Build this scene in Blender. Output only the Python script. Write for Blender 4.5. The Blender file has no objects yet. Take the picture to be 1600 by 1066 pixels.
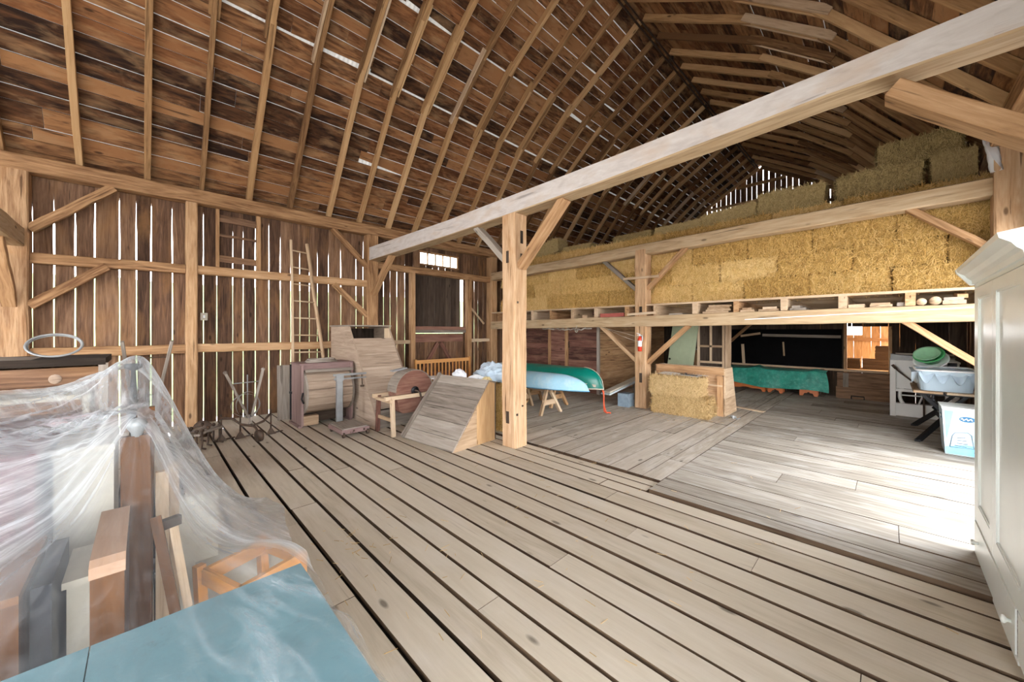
import bpy, math, random
import numpy as np
from mathutils import Vector, Matrix, noise as mnoise
V = Vector
R = random.Random(7)
SC = bpy.context.scene
COL = SC.collection
ORD = ['first','second','third','fourth','fifth','sixth','seventh','eighth','ninth','tenth','eleventh','twelfth',
       'thirteenth','fourteenth','fifteenth','sixteenth','seventeenth','eighteenth','nineteenth','twentieth',
       'twenty-first','twenty-second','twenty-third','twenty-fourth','twenty-fifth','twenty-sixth','twenty-seventh','twenty-eighth']

# ------------------------------------------------------------------ mesh builder
class MB:
    def __init__(s):
        s.v=[]; s.f=[]; s.uv=[]; s.rn=[]; s.mi=[]; s.sm=[]
    def face(s, idx, uvs, rn, mi=0, sm=False):
        s.f.append(tuple(idx)); s.uv.append(uvs); s.rn.append(rn); s.mi.append(mi); s.sm.append(sm)
    def hexa(s, P, L=None, mi=0, rn=None, side=None):
        """P: 8 points, bottom ring 0-3, top ring 4-7; grain along direction L (a vector)"""
        b=len(s.v); s.v += [V(p) for p in P]
        Q=s.v[b:b+8]
        if L is None:
            e=[Q[1]-Q[0],Q[3]-Q[0],Q[4]-Q[0]]; L=max(e,key=lambda a:a.length)
        L=V(L).normalized(); rn=R.random() if rn is None else rn; ou=R.uniform(0,50); ov=R.uniform(0,50)
        c=sum(Q,V())/8
        for fk,f in enumerate(((3,2,1,0),(4,5,6,7),(0,1,5,4),(1,2,6,5),(2,3,7,6),(3,0,4,7))):
            pts=[Q[i] for i in f]; n=(pts[1]-pts[0]).cross(pts[2]-pts[1])
            if n.length<1e-12: n=(pts[2]-pts[0]).cross(pts[3]-pts[0])
            n.normalize(); fi=f
            if n.dot(sum(pts,V())/4-c)<0: fi=f[::-1]; n=-n
            s.pf([b+i for i in fi],n,L,ou,ov,rn,side if (side is not None and fk>1) else mi)
    def pf(s, idx, n, L, ou, ov, rn, mi=0, sm=False):
        if abs(n.dot(L))>.8:      # end grain
            a=V((0,0,1)) if abs(n.z)<.9 else V((1,0,0)); t=n.cross(a).normalized(); w=n.cross(t)
            uv=[(s.v[i].dot(t)*6+ou, s.v[i].dot(w)+ov) for i in idx]
        else:
            w=n.cross(L)
            if w.length<1e-6: w=V((1,0,0))
            w.normalize(); uv=[(s.v[i].dot(L)+ou, s.v[i].dot(w)+ov) for i in idx]
        s.face(idx,uv,rn,mi,sm)
    def box(s,x0,x1,y0,y1,z0,z1,L=None,mi=0,rn=None):
        s.hexa([(x0,y0,z0),(x1,y0,z0),(x1,y1,z0),(x0,y1,z0),(x0,y0,z1),(x1,y0,z1),(x1,y1,z1),(x0,y1,z1)],L,mi,rn)
    def bar(s,p0,p1,w,h,up=(0,0,1),ch=0.0,segs=1,jit=0.0,mi=0,rn=None,w1=None,h1=None,roll=0,seed=None):
        """a squared timber p0->p1, w wide (sideways), h deep (along up)"""
        p0=V(p0);p1=V(p1); d=(p1-p0); Ln=d.length; d.normalize(); up=V(up)
        sd=d.cross(up)
        if sd.length<1e-5: up=V((1,0,0)); sd=d.cross(up)
        sd.normalize(); up=sd.cross(d).normalized()
        w1=w if w1 is None else w1; h1=h if h1 is None else h1
        b=len(s.v); rn=R.random() if rn is None else rn; ou=R.uniform(0,50); ov=R.uniform(0,50)
        rings=[]
        for k in range(segs+1):
            t=k/segs; c=p0.lerp(p1,t); ww=(w+(w1-w)*t)/2; hh=(h+(h1-h)*t)/2
            if jit:
                c=c+sd*R.uniform(-jit,jit)+up*R.uniform(-jit,jit)
            if ch>0:
                q=[(ww-ch,-hh),(ww,-hh+ch),(ww,hh-ch),(ww-ch,hh),(-ww+ch,hh),(-ww,hh-ch),(-ww,-hh+ch),(-ww+ch,-hh)]
            else:
                q=[(ww,-hh),(ww,hh),(-ww,hh),(-ww,-hh)]
            ring=[]
            for (a,e) in q:
                j=jit*.5
                s.v.append(c+sd*(a+(R.uniform(-j,j) if j else 0))+up*(e+(R.uniform(-j,j) if j else 0))); ring.append(len(s.v)-1)
            rings.append(ring)
        n=len(rings[0])
        per=[0]
        for i in range(n): per.append(per[-1]+(s.v[rings[0][(i+1)%n]]-s.v[rings[0][i]]).length)
        for k in range(segs):
            A,B=rings[k],rings[k+1]; u0=ou+Ln*k/segs; u1=ou+Ln*(k+1)/segs
            for i in range(n):
                j=(i+1)%n
                s.face((A[i],A[j],B[j],B[i]),[(u0,ov+per[i]),(u0,ov+per[i+1]),(u1,ov+per[i+1]),(u1,ov+per[i])],rn,mi)
        for ring,sg in ((rings[0],-1),(rings[-1],1)):
            idx=ring if sg>0 else ring[::-1]
            s.face(idx,[(s.v[i].dot(sd)*6+ou,s.v[i].dot(up)+ov) for i in idx],rn,mi)
    def prism(s,poly,ext,L=None,mi=0,rn=None):
        """planar polygon (list of 3D points) extruded by vector ext"""
        b=len(s.v); n=len(poly); ext=V(ext); P=[V(p) for p in poly]
        s.v += P+[p+ext for p in P]
        nr=V()
        for i in range(n): nr+=P[i].cross(P[(i+1)%n])
        nr.normalize()
        if L is None:
            L=max(((P[(i+1)%n]-P[i]) for i in range(n)),key=lambda a:a.length)
            if ext.length>L.length: L=ext
        L=V(L).normalized(); rn=R.random() if rn is None else rn; ou=R.uniform(0,50); ov=R.uniform(0,50)
        flip = nr.dot(ext)>0
        a=list(range(b,b+n)); t=list(range(b+n,b+2*n))
        s.pf(a[::-1] if flip else a, -nr if flip else nr, L,ou,ov,rn,mi)
        s.pf(t if flip else t[::-1], nr if flip else -nr, L,ou,ov,rn,mi)
        for i in range(n):
            j=(i+1)%n; f=[a[i],a[j],t[j],t[i]]
            if not flip: f=f[::-1]
            m=(s.v[f[1]]-s.v[f[0]]).cross(s.v[f[2]]-s.v[f[1]])
            m=m.normalized() if m.length>1e-12 else V((0,0,1))
            s.pf(f,m,L,ou,ov,rn,mi)
    def tube(s,path,r,n=8,mi=0,rn=None,cap=True,closed=False,r1=None):
        P=[V(p) for p in path]; m=len(P); rn=R.random() if rn is None else rn
        rings=[]; prev=None; ln=0; us=[]
        for k in range(m):
            if closed: d=P[(k+1)%m]-P[k-1]
            else: d=P[min(k+1,m-1)]-P[max(k-1,0)]
            d.normalize()
            if prev is None:
                a=V((0,0,1)) if abs(d.z)<.9 else V((1,0,0)); x=d.cross(a).normalized()
            else:
                x=prev-d*prev.dot(d)
                x=x.normalized() if x.length>1e-6 else d.orthogonal().normalized()
            prev=x; y=d.cross(x)
            rr=(r[k] if isinstance(r,(list,tuple)) else (r if r1 is None else r+(r1-r)*k/max(1,m-1)))
            ring=[]
            for i in range(n):
                t=2*math.pi*i/n; s.v.append(P[k]+x*math.cos(t)*rr+y*math.sin(t)*rr); ring.append(len(s.v)-1)
            rings.append(ring)
            if k: ln+=(P[k]-P[k-1]).length
            us.append(ln)
        q=m if closed else m-1
        for k in range(q):
            A=rings[k];B=rings[(k+1)%m]; u0=us[k]; u1=us[k+1] if k+1<m else us[k]+.05
            for i in range(n):
                j=(i+1)%n; s.face((A[i],A[j],B[j],B[i]),[(u0,i*.02),(u0,i*.02+.02),(u1,i*.02+.02),(u1,i*.02)],rn,mi,True)
        if cap and not closed:
            s.face(rings[0][::-1],[(0,0)]*n,rn,mi); s.face(rings[-1],[(0,0)]*n,rn,mi)
    def lathe(s,prof,c=(0,0,0),axis=(0,0,1),n=24,mi=0,rn=None,sm=True,cap=True):
        """prof: list of (radius, height along axis)"""
        ax=V(axis).normalized(); c=V(c)
        a=V((0,0,1)) if abs(ax.z)<.9 else V((1,0,0)); x=ax.cross(a).normalized(); y=ax.cross(x)
        rn=R.random() if rn is None else rn; rings=[]
        for (r,h) in prof:
            ring=[]
            for i in range(n):
                t=2*math.pi*i/n; s.v.append(c+ax*h+x*math.cos(t)*r+y*math.sin(t)*r); ring.append(len(s.v)-1)
            rings.append(ring)
        for k in range(len(prof)-1):
            A,B=rings[k],rings[k+1]
            for i in range(n):
                j=(i+1)%n; u=i*.3/n
                s.face((A[j],A[i],B[i],B[j]),[(prof[k][1],u+.3/n),(prof[k][1],u),(prof[k+1][1],u),(prof[k+1][1],u+.3/n)],rn,mi,sm)
        if cap:
            for ring,fl in ((rings[0],False),(rings[-1],True)):
                idx=ring if not fl else ring[::-1]
                s.face(idx,[(s.v[i].dot(x),s.v[i].dot(y)) for i in idx],rn,mi)
    def surf(s,nu,nv,fn,mi=0,rn=None,sm=True,thick=0):
        b=len(s.v); rn=R.random() if rn is None else rn
        for i in range(nu+1):
            for j in range(nv+1): s.v.append(V(fn(i/nu,j/nv)))
        for i in range(nu):
            for j in range(nv):
                a=b+i*(nv+1)+j; q=(a,a+nv+1,a+nv+2,a+1)
                s.face(q,[(i/nu,j/nv),((i+1)/nu,j/nv),((i+1)/nu,(j+1)/nv),(i/nu,(j+1)/nv)],rn,mi,sm)
    def ball(s,c,r,n=12,m=8,mi=0,sq=(1,1,1)):
        s.surf(n,m,lambda u,v:(c[0]+r*sq[0]*math.cos(2*math.pi*u)*math.sin(math.pi*v),c[1]+r*sq[1]*math.sin(2*math.pi*u)*math.sin(math.pi*v),c[2]-r*sq[2]*math.cos(math.pi*v)),mi)
    def mesh(s,name,mats,shift=V()):
        me=bpy.data.meshes.new(name); me.from_pydata([tuple(p-shift) for p in s.v],[],s.f)
        for m in (mats if isinstance(mats,(list,tuple)) else [mats]): me.materials.append(m)
        ul=me.uv_layers.new(name='UVMap'); 
        ul.data.foreach_set('uv',np.array([c for f in s.uv for t in f for c in t],dtype=np.float32))
        rl=me.uv_layers.new(name='rnd')
        rl.data.foreach_set('uv',np.array([c for f,r in zip(s.f,s.rn) for _ in f for c in (r,(r*7.31)%1)],dtype=np.float32))
        me.polygons.foreach_set('material_index',np.array(s.mi,dtype=np.int32))
        me.polygons.foreach_set('use_smooth',np.array(s.sm,dtype=bool))
        me.update(); return me

WL={}
def wl(o): return WL.get(o.name,V())
def tag(o,label=None,cat=None,group=None,kind=None):
    if label: o['label']=label
    if cat: o['category']=cat
    if group: o['group']=group
    if kind: o['kind']=kind
    return o
def thing(name,label,cat,loc=(0,0,0),rz=0,group=None):
    o=bpy.data.objects.new(name,None); COL.objects.link(o); o.empty_display_size=.1
    o.location=loc; o.rotation_euler=(0,0,rz); WL[o.name]=V(loc); return tag(o,label,cat,group)
def obj(name,mb,mat,parent=None,world=True,label=None,cat=None,group=None,kind=None,loc=None):
    """links mb as ONE mesh object. world=True: vertices are in world coordinates"""
    sh=V()
    if parent is not None: sh=wl(parent) if world else V()
    elif world:
        if loc is not None: sh=V(loc)
        else:
            a=np.array([tuple(p) for p in mb.v]); sh=V(((a[:,0].min()+a[:,0].max())/2,(a[:,1].min()+a[:,1].max())/2,a[:,2].min()))
    o=bpy.data.objects.new(name,mb.mesh(name,mat,sh)); COL.objects.link(o)
    if parent is not None: o.parent=parent; WL[o.name]=wl(parent) if world else V()
    else:
        o.location=sh if world else V(loc or (0,0,0)); WL[o.name]=V(o.location)
    return tag(o,label,cat,group,kind)
def struct(name,mb,mat): return obj(name,mb,mat,kind='structure')
def dup(o,parent=None):
    c=o.copy(); COL.objects.link(c)
    if parent is not None: c.parent=parent
    for ch in list(o.children): dup(ch,c)
    return c

# ------------------------------------------------------------------ materials
def nt(name):
    m=bpy.data.materials.new(name); m.use_nodes=True; t=m.node_tree; t.nodes.clear()
    o=t.nodes.new('ShaderNodeOutputMaterial'); return m,t,o
def nd(t,ty,ins=None,**kw):
    n=t.nodes.new(ty)
    for k,v in kw.items(): setattr(n,k,v)
    for k,v in (ins or {}).items():
        if hasattr(v,'is_linked') or isinstance(v,bpy.types.NodeSocket): t.links.new(v,n.inputs[k])
        else: n.inputs[k].default_value=v
    return n
def ramp(t,fac,stops):
    n=t.nodes.new('ShaderNodeValToRGB'); t.links.new(fac,n.inputs[0]); e=n.color_ramp.elements
    while len(e)<len(stops): e.new(.5)
    for i,(p,c) in enumerate(stops): e[i].position=p; e[i].color=(c[0],c[1],c[2],1)
    return n.outputs[0]
def mix(t,f,a,b,mode='MIX'):
    n=t.nodes.new('ShaderNodeMix'); n.data_type='RGBA'; n.blend_type=mode
    for k,v in ((0,f),(6,a),(7,b)):
        if isinstance(v,bpy.types.NodeSocket): t.links.new(v,n.inputs[k])
        elif k==0: n.inputs[0].default_value=v
        else: n.inputs[k].default_value=(v[0],v[1],v[2],1)
    return n.outputs[2]
def mth(t,op,a,b=None,c=None):
    n=t.nodes.new('ShaderNodeMath'); n.operation=op
    for i,v in enumerate((a,b,c)):
        if v is None: continue
        if isinstance(v,bpy.types.NodeSocket): t.links.new(v,n.inputs[i])
        else: n.inputs[i].default_value=v
    return n.outputs[0]
def mrange(t,v,a,b,c=0,d=1):
    n=t.nodes.new('ShaderNodeMapRange'); n.clamp=True; t.links.new(v,n.inputs[0])
    for i,x in enumerate((a,b,c,d)): n.inputs[i+1].default_value=x
    return n.outputs[0]
def wood(name,dark,mid,light,rough=.75,grain=1.0,var=.5,stain=None,stain_amt=.5,stain_scale=1.2,bump=.25,warm=None,spec=.25,gs=(1.1,16),crack=.55):
    """grain runs along U; the second UV layer holds a random number per board"""
    m,t,o=nt(name)
    uv=nd(t,'ShaderNodeUVMap',uv_map='UVMap').outputs[0]
    rv=nd(t,'ShaderNodeUVMap',uv_map='rnd').outputs[0]
    sx=nd(t,'ShaderNodeSeparateXYZ',{0:rv})
    oi=nd(t,'ShaderNodeObjectInfo').outputs['Random']
    mp=nd(t,'ShaderNodeMapping',{0:uv,3:(gs[0],gs[1],1)}).outputs[0]
    n1=nd(t,'ShaderNodeTexNoise',{'Vector':mp,'Scale':2.2,'Detail':7,'Roughness':.65,'Distortion':.6}).outputs[0]
    mp2=nd(t,'ShaderNodeMapping',{0:uv,3:(.5*gs[0],gs[1]*.35,1),1:(3,7,0)}).outputs[0]
    n2=nd(t,'ShaderNodeTexNoise',{'Vector':mp2,'Scale':2.0,'Detail':4,'Roughness':.55,'Distortion':1.6}).outputs[0]
    g=mth(t,'ADD',mth(t,'MULTIPLY',n1,.55*grain),mth(t,'MULTIPLY',n2,.75*grain))
    g=mth(t,'ADD',g,mth(t,'MULTIPLY',mth(t,'SUBTRACT',sx.outputs[0],.5),var))
    g=mth(t,'ADD',g,mth(t,'MULTIPLY',mth(t,'SUBTRACT',oi,.5),var*.5))
    g=mth(t,'SUBTRACT',g,.65*grain-.5)
    c=ramp(t,g,[(.22,dark),(.5,mid),(.8,light)])
    if warm:
        c=mix(t,mth(t,'MULTIPLY',mrange(t,sx.outputs[1],.45,1),.75),c,mix(t,.5,c,warm),'MIX')
    if stain:
        mp3=nd(t,'ShaderNodeMapping',{0:uv,3:(stain_scale,stain_scale*2.6,1)}).outputs[0]
        n3=nd(t,'ShaderNodeTexNoise',{'Vector':mp3,'Scale':1.6,'Detail':5,'Roughness':.6,'Distortion':.4}).outputs[0]
        c=mix(t,mth(t,'MULTIPLY',mrange(t,n3,.5,.68),stain_amt),c,stain)
    mpc=nd(t,'ShaderNodeMapping',{0:uv,3:(.75,15,1),1:(11,2,0)}).outputs[0]
    nc=nd(t,'ShaderNodeTexNoise',{'Vector':mpc,'Scale':1.5,'Detail':4,'Roughness':.5,'Distortion':.5}).outputs[0]
    c=mix(t,mrange(t,nc,.635,.70,0,crack),c,[x*.45 for x in dark])
    # dark knots and nail holes
    mpk=nd(t,'ShaderNodeMapping',{0:uv,3:(1.6,4.2,1)}).outputs[0]
    vk=nd(t,'ShaderNodeTexVoronoi',{'Vector':mpk,'Scale':1.0,'Randomness':1.0}).outputs[0]
    c=mix(t,mrange(t,vk,.05,.1,.75,0),c,[x*.35 for x in dark])
    b=nd(t,'ShaderNodeBsdfPrincipled',{'Base Color':c,'Roughness':rough,'Specular IOR Level':spec})
    bp=nd(t,'ShaderNodeBump',{'Strength':bump,'Distance':.01,'Height':n1}).outputs[0]
    t.links.new(bp,b.inputs['Normal']); t.links.new(b.outputs[0],o.inputs[0]); return m
def plain(name,col,rough=.5,metal=0,var=.15,nscale=6,spec=.4,bump=0.0,col2=None,amt=.5,lo=.5,hi=.65,detail=5):
    m,t,o=nt(name); tc=nd(t,'ShaderNodeTexCoord').outputs['Object']
    n=nd(t,'ShaderNodeTexNoise',{'Vector':tc,'Scale':nscale,'Detail':detail,'Roughness':.6}).outputs[0]
    c=mix(t,mrange(t,n,.3,.7),[x*(1-var) for x in col],[min(1,x*(1+var)) for x in col])
    if col2:
        n2=nd(t,'ShaderNodeTexNoise',{'Vector':tc,'Scale':nscale*2.3,'Detail':6,'Roughness':.7}).outputs[0]
        c=mix(t,mth(t,'MULTIPLY',mrange(t,n2,lo,hi),amt),c,col2)
    b=nd(t,'ShaderNodeBsdfPrincipled',{'Base Color':c,'Roughness':rough,'Metallic':metal,'Specular IOR Level':spec})
    if bump:
        bp=nd(t,'ShaderNodeBump',{'Strength':bump,'Distance':.02,'Height':n}).outputs[0]; t.links.new(bp,b.inputs['Normal'])
    t.links.new(b.outputs[0],o.inputs[0]); return m
M={}
M['floor']=wood('plank_floor',(.31,.255,.185),(.52,.455,.35),(.64,.58,.47),rough=.75,var=.22,grain=.5,stain=(.62,.57,.50),stain_amt=.35,bump=.15,crack=.25)
M['floor2']=wood('worn_plank_floor',(.24,.205,.16),(.45,.40,.33),(.60,.55,.47),rough=.75,var=.22,grain=.65,stain=(.64,.62,.58),stain_amt=.45,bump=.2)
M['floor3']=wood('grey_plank_floor',(.12,.10,.08),(.29,.26,.215),(.47,.435,.375),rough=.8,var=.3,grain=.95,stain=(.60,.59,.56),stain_amt=.4,bump=.35)
M['edge']=wood('shaded_dirty_plank_edge',(.03,.018,.010),(.075,.045,.026),(.13,.085,.05))  # gap shade painted into the plank sides along with dirt
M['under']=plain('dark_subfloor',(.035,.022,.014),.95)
M['timber']=wood('hewn_timber',(.17,.082,.037),(.42,.245,.122),(.58,.38,.215),rough=.75,var=.25,grain=1.1,crack=.8,bump=.4,stain=(.30,.16,.07),stain_amt=.35)
M['post']=wood('hewn_post_timber',(.24,.125,.06),(.52,.335,.19),(.66,.475,.31),rough=.75,var=.2,grain=1.15,crack=.85,bump=.5,stain=(.46,.24,.10),stain_amt=.4)
M['beam']=wood('hewn_beam_pale',(.25,.165,.09),(.46,.335,.20),(.58,.45,.30),rough=.75,var=.2,grain=1.1,crack=.8,bump=.4,stain=(.44,.27,.13),stain_amt=.3)
M['wash_skylit']=wood('skylit_washed_timber',(.36,.32,.30),(.55,.51,.48),(.68,.66,.64),rough=.85,var=.15,grain=.7,bump=.3,stain=(.50,.36,.24),stain_amt=.45,gs=(2.2,9))  # whitewash streaks plus pale skylight put into the colour
M['rafter']=wood('rafter_wood',(.14,.07,.03),(.40,.235,.108),(.58,.38,.195),rough=.8,var=.55,grain=.7,bump=.3)
M['wall']=wood('barn_wall_board',(.042,.022,.014),(.135,.074,.044),(.30,.18,.108),rough=.85,var=.4,grain=1.0,bump=.4,stain=(.30,.155,.06),stain_amt=.45,stain_scale=.6)
M['roof']=wood('roof_sheathing',(.022,.010,.006),(.105,.046,.019),(.31,.155,.067),rough=.85,var=.6,grain=1.35,bump=.3,warm=(.19,.060,.018),stain=(.40,.25,.13),stain_amt=.45,crack=.8,gs=(1.4,9))
M['greytan']=wood('weathered_tan_board',(.20,.14,.10),(.42,.32,.24),(.58,.47,.37),rough=.8,var=.25,grain=.8,bump=.3)
M['grey']=wood('weathered_grey_board',(.12,.095,.075),(.28,.24,.20),(.42,.375,.325),rough=.8,var=.35,grain=.8,bump=.3)
M['tan']=wood('bare_plank',(.28,.18,.10),(.52,.38,.25),(.66,.53,.38),rough=.75,var=.3,grain=.7,bump=.25)
M['red']=wood('dark_red_board',(.06,.026,.02),(.17,.075,.055),(.30,.16,.115),rough=.75,var=.4,grain=.9,bump=.25,stain=(.34,.20,.13),stain_amt=.35)
M['brownmill']=wood('purple_brown_board',(.10,.06,.055),(.24,.155,.145),(.36,.26,.24),rough=.7,var=.25,grain=.7,bump=.2)
M['orange']=wood('varnished_orange_wood',(.40,.15,.04),(.62,.29,.09),(.75,.42,.17),rough=.5,var=.2,grain=.5,bump=.1)
M['cedar']=wood('cedar_board',(.26,.09,.025),(.50,.21,.06),(.66,.34,.13),rough=.7,var=.5,grain=.9,bump=.2)
M['brown']=wood('brown_furniture',(.05,.019,.006),(.105,.043,.013),(.17,.076,.028),rough=.5,var=.2,grain=.6,bump=.08,spec=.12)
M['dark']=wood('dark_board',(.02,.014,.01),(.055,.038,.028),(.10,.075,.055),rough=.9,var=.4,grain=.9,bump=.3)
M['iron']=plain('rusted_iron',(.09,.065,.05),.6,.6,.3,14,col2=(.20,.10,.05),amt=.6)
M['greymetal']=plain('grey_painted_iron',(.30,.31,.31),.5,.3,.15)
M['whitepaint']=plain('white_paint',(.80,.80,.77),.35,0,.04,3)
M['cabinet']=plain('pale_cream_paint',(.86,.92,.89),.28,0,.05,1.5,spec=.5)
M['teal']=plain('teal_paint',(.135,.245,.275),.35,0,.16,3,col2=(.08,.12,.13),amt=.6,lo=.60,hi=.70)
M['black']=plain('black_film',(.003,.003,.0035),.7,0,.3,4,bump=.2,spec=.05)
M['blackiron']=plain('black_iron',(.02,.02,.022),.45,.4,.2)
M['plasticwhite']=plain('white_plastic',(.85,.87,.88),.3)
M['cardboard']=plain('cardboard',(.45,.30,.17),.85,0,.1)
M['maroon']=plain('maroon_paint',(.12,.035,.04),.35,0,.2,4)
M['cream']=plain('cream_paint',(.46,.42,.34),.5,0,.08)
M['redpaint']=plain('red_enamel',(.62,.05,.02),.3)
M['corr']=None
def corr():
    m,t,o=nt('corrugated_sheet'); d=nd(t,'ShaderNodeBsdfDiffuse',{'Color':(.82,.82,.80,1)}); tr=nd(t,'ShaderNodeBsdfTranslucent',{'Color':(.9,.9,.87,1)})
    x=nd(t,'ShaderNodeMixShader',{0:.018,1:d.outputs[0],2:tr.outputs[0]}); t.links.new(x.outputs[0],o.inputs[0]); return m  # slight translucency added so the roof gaps glow with daylight
M['corr']=corr()
def hay(name,c0,c1,c2):
    m,t,o=nt(name); rv=nd(t,'ShaderNodeUVMap',uv_map='rnd').outputs[0]; sx=nd(t,'ShaderNodeSeparateXYZ',{0:rv})
    oi=nd(t,'ShaderNodeObjectInfo').outputs['Random']
    tc=nd(t,'ShaderNodeTexCoord').outputs['Object']
    n=nd(t,'ShaderNodeTexNoise',{'Vector':nd(t,'ShaderNodeMapping',{0:tc,3:(30,30,7)}).outputs[0],'Scale':2,'Detail':6,'Roughness':.7,'Distortion':2.0}).outputs[0]
    g=mth(t,'ADD',mth(t,'MULTIPLY',n,.6),mth(t,'MULTIPLY',sx.outputs[0],.45)); g=mth(t,'ADD',g,mth(t,'MULTIPLY',mth(t,'SUBTRACT',oi,.5),.25))
    c=ramp(t,g,[(.25,c0),(.5,c1),(.8,c2)])
    b=nd(t,'ShaderNodeBsdfPrincipled',{'Base Color':c,'Roughness':.7,'Specular IOR Level':.25})
    t.links.new(nd(t,'ShaderNodeBump',{'Strength':.7,'Distance':.02,'Height':n}).outputs[0],b.inputs['Normal'])
    t.links.new(b.outputs[0],o.inputs[0]); return m
M['hay']=hay('golden_straw',(.24,.125,.03),(.68,.42,.12),(.95,.72,.34))
M['haytan']=hay('tan_straw',(.20,.115,.045),(.54,.36,.15),(.82,.62,.33))
M['hayold']=hay('old_greenish_hay',(.12,.085,.035),(.42,.31,.13),(.64,.50,.25))
# ------------------------------------------------------------------ camera
A=math.radians(45.4)
cam=bpy.data.cameras.new('camera'); co=bpy.data.objects.new('camera',cam); COL.objects.link(co)
cam.sensor_width=36; cam.lens=580/1600*36; cam.shift_y=-16/1600; cam.clip_start=.02; cam.clip_end=300
co.location=(0,0,1.65); co.rotation_euler=(math.pi/2,0,A-math.pi/2); SC.camera=co

# ------------------------------------------------------------------ the setting: floor
YN=8.66; YS=-1.15; XG=18.3; XW=-6.0
def strip(mb,x0,x1,y0,y1,z0,z1,along,cuts,gap,rag=0):
    """one row of planks, cut at places, running along axis 'x' or 'y'"""
    e=sorted([c for c in cuts])
    lo,hi=(y0,y1) if along=='y' else (x0,x1)
    pts=[lo]+[c for c in e if lo+.3<c<hi-.3]+[hi]
    for a,b in zip(pts[:-1],pts[1:]):
        j=lambda:R.uniform(-rag,rag)
        dz=R.uniform(-.003,.003)
        if along=='y':
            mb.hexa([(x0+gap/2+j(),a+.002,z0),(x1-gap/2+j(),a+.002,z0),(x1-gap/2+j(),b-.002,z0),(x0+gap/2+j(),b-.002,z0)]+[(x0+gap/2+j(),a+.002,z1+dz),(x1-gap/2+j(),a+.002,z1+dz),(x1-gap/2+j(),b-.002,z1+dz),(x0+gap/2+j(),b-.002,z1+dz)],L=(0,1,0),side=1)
        else:
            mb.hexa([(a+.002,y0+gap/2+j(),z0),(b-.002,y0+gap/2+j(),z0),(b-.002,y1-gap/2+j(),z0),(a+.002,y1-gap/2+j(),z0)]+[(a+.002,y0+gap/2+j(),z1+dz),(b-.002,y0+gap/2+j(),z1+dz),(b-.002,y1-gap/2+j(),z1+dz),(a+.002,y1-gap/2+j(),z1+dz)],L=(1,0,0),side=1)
mb=MB()
gx=[.94,1.18,1.38,1.57,1.77,2.0,2.235,2.46,2.70,2.94,3.19,3.46,3.66]
x=.94
while x>-6: x-=R.uniform(.21,.25); gx.insert(0,x)
for a,b in zip(gx[:-1],gx[1:]):
    strip(mb,a,b,YS,YN,-.035,0,'y',[R.uniform(-.5,2.5),R.uniform(3.2,6.5)],R.uniform(.024,.036),.005)
strip(mb,3.66,3.82,1.75,YN,-.035,0,'y',[5.2],.02,.004); strip(mb,3.82,3.965,1.75,YN,-.035,0,'y',[3.1,6.2],.02,.004)
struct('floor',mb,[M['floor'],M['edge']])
mb=MB(); y=1.735
while y<YN-.02:
    w=min(R.uniform(.17,.27),YN-y)
    strip(mb,3.985,12.25,y,y+w,-.03,.022,'x',[R.uniform(4.5,6),R.uniform(7,9),R.uniform(10,11.5)],R.uniform(.004,.010),.003); y+=w
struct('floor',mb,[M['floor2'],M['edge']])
mb=MB(); gx=[3.675,3.84,4.1,4.475,4.8,5.155,5.5,5.85,6.13,6.4,6.8,7.1]
while gx[-1]<12.1: gx.append(gx[-1]+R.uniform(.28,.42))
gx[-1]=12.25
for a,b in zip(gx[:-1],gx[1:]):
    strip(mb,a,b,YS,1.73,-.03,.022,'y',[R.uniform(-.2,1.2)] if R.random()<.4 else [],R.uniform(.006,.016),.005)
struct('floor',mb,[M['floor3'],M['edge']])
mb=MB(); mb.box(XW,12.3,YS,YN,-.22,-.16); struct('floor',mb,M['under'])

# ------------------------------------------------------------------ north wall: vertical boards with daylight between
def vboards(mb,edges,z0,z1,y,t=.022,gap=.02,axis='x',closez=None,holes=(),tight=()):
    """boards between successive edges; the gap pinches out above closez"""
    for i,(a,b) in enumerate(zip(edges[:-1],edges[1:])):
        def seg(za,zb):
            n=max(2,int((zb-za)/.45)); zz=[za+(zb-za)*k/n for k in range(n+1)]
            g0=gap*R.uniform(.5,1.25); rn=R.random(); cz=(closez or 99)+R.uniform(-.35,.25)
            lo=[];hi=[]
            for z in zz:
                k=.5*g0*(1 if z<cz else .12)
                lo.append(a+k+R.uniform(-.003,.003)); hi.append(b-k+R.uniform(-.003,.003))
            wob=[R.uniform(-.006,.006) for _ in zz]; base=len(mb.v); ou=R.uniform(0,50); ov=R.uniform(0,50)
            for k,z in enumerate(zz):
                for (c,d) in ((lo[k],0),(hi[k],0),(hi[k],t),(lo[k],t)):
                    mb.v.append(V((c,y+d+wob[k],z)) if axis=='x' else V((y+d+wob[k],c,z)))
            for k in range(n):
                p=base+4*k
                for q,(e,f) in enumerate(((0,1),(1,2),(2,3),(3,0))):
                    w=(b-a) if q%2==0 else t
                    idx=(p+e,p+f,p+4+f,p+4+e) if axis=='x' else (p+f,p+e,p+4+e,p+4+f)
                    u0,u1=ou+zz[k],ou+zz[k+1]
                    us=[(u0,ov),(u0,ov+w),(u1,ov+w),(u1,ov)]
                    if axis!='x': us=[us[1],us[0],us[3],us[2]]
                    mb.face(idx,us,rn)
            p=base+4*n; mb.face((p,p+1,p+2,p+3),[(0,0)]*4,rn)
        spans=[(z0,z1)]
        for (h0,h1,hz0,hz1) in holes:
            if a<h1-.01 and b>h0+.01:
                ns=[]
                for (s0,s1) in spans:
                    if hz0>s0: ns.append((s0,min(hz0,s1)))
                    if hz1<s1: ns.append((max(hz1,s0),s1))
                spans=ns
        for s in spans: seg(*s)
mb=MB()
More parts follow.
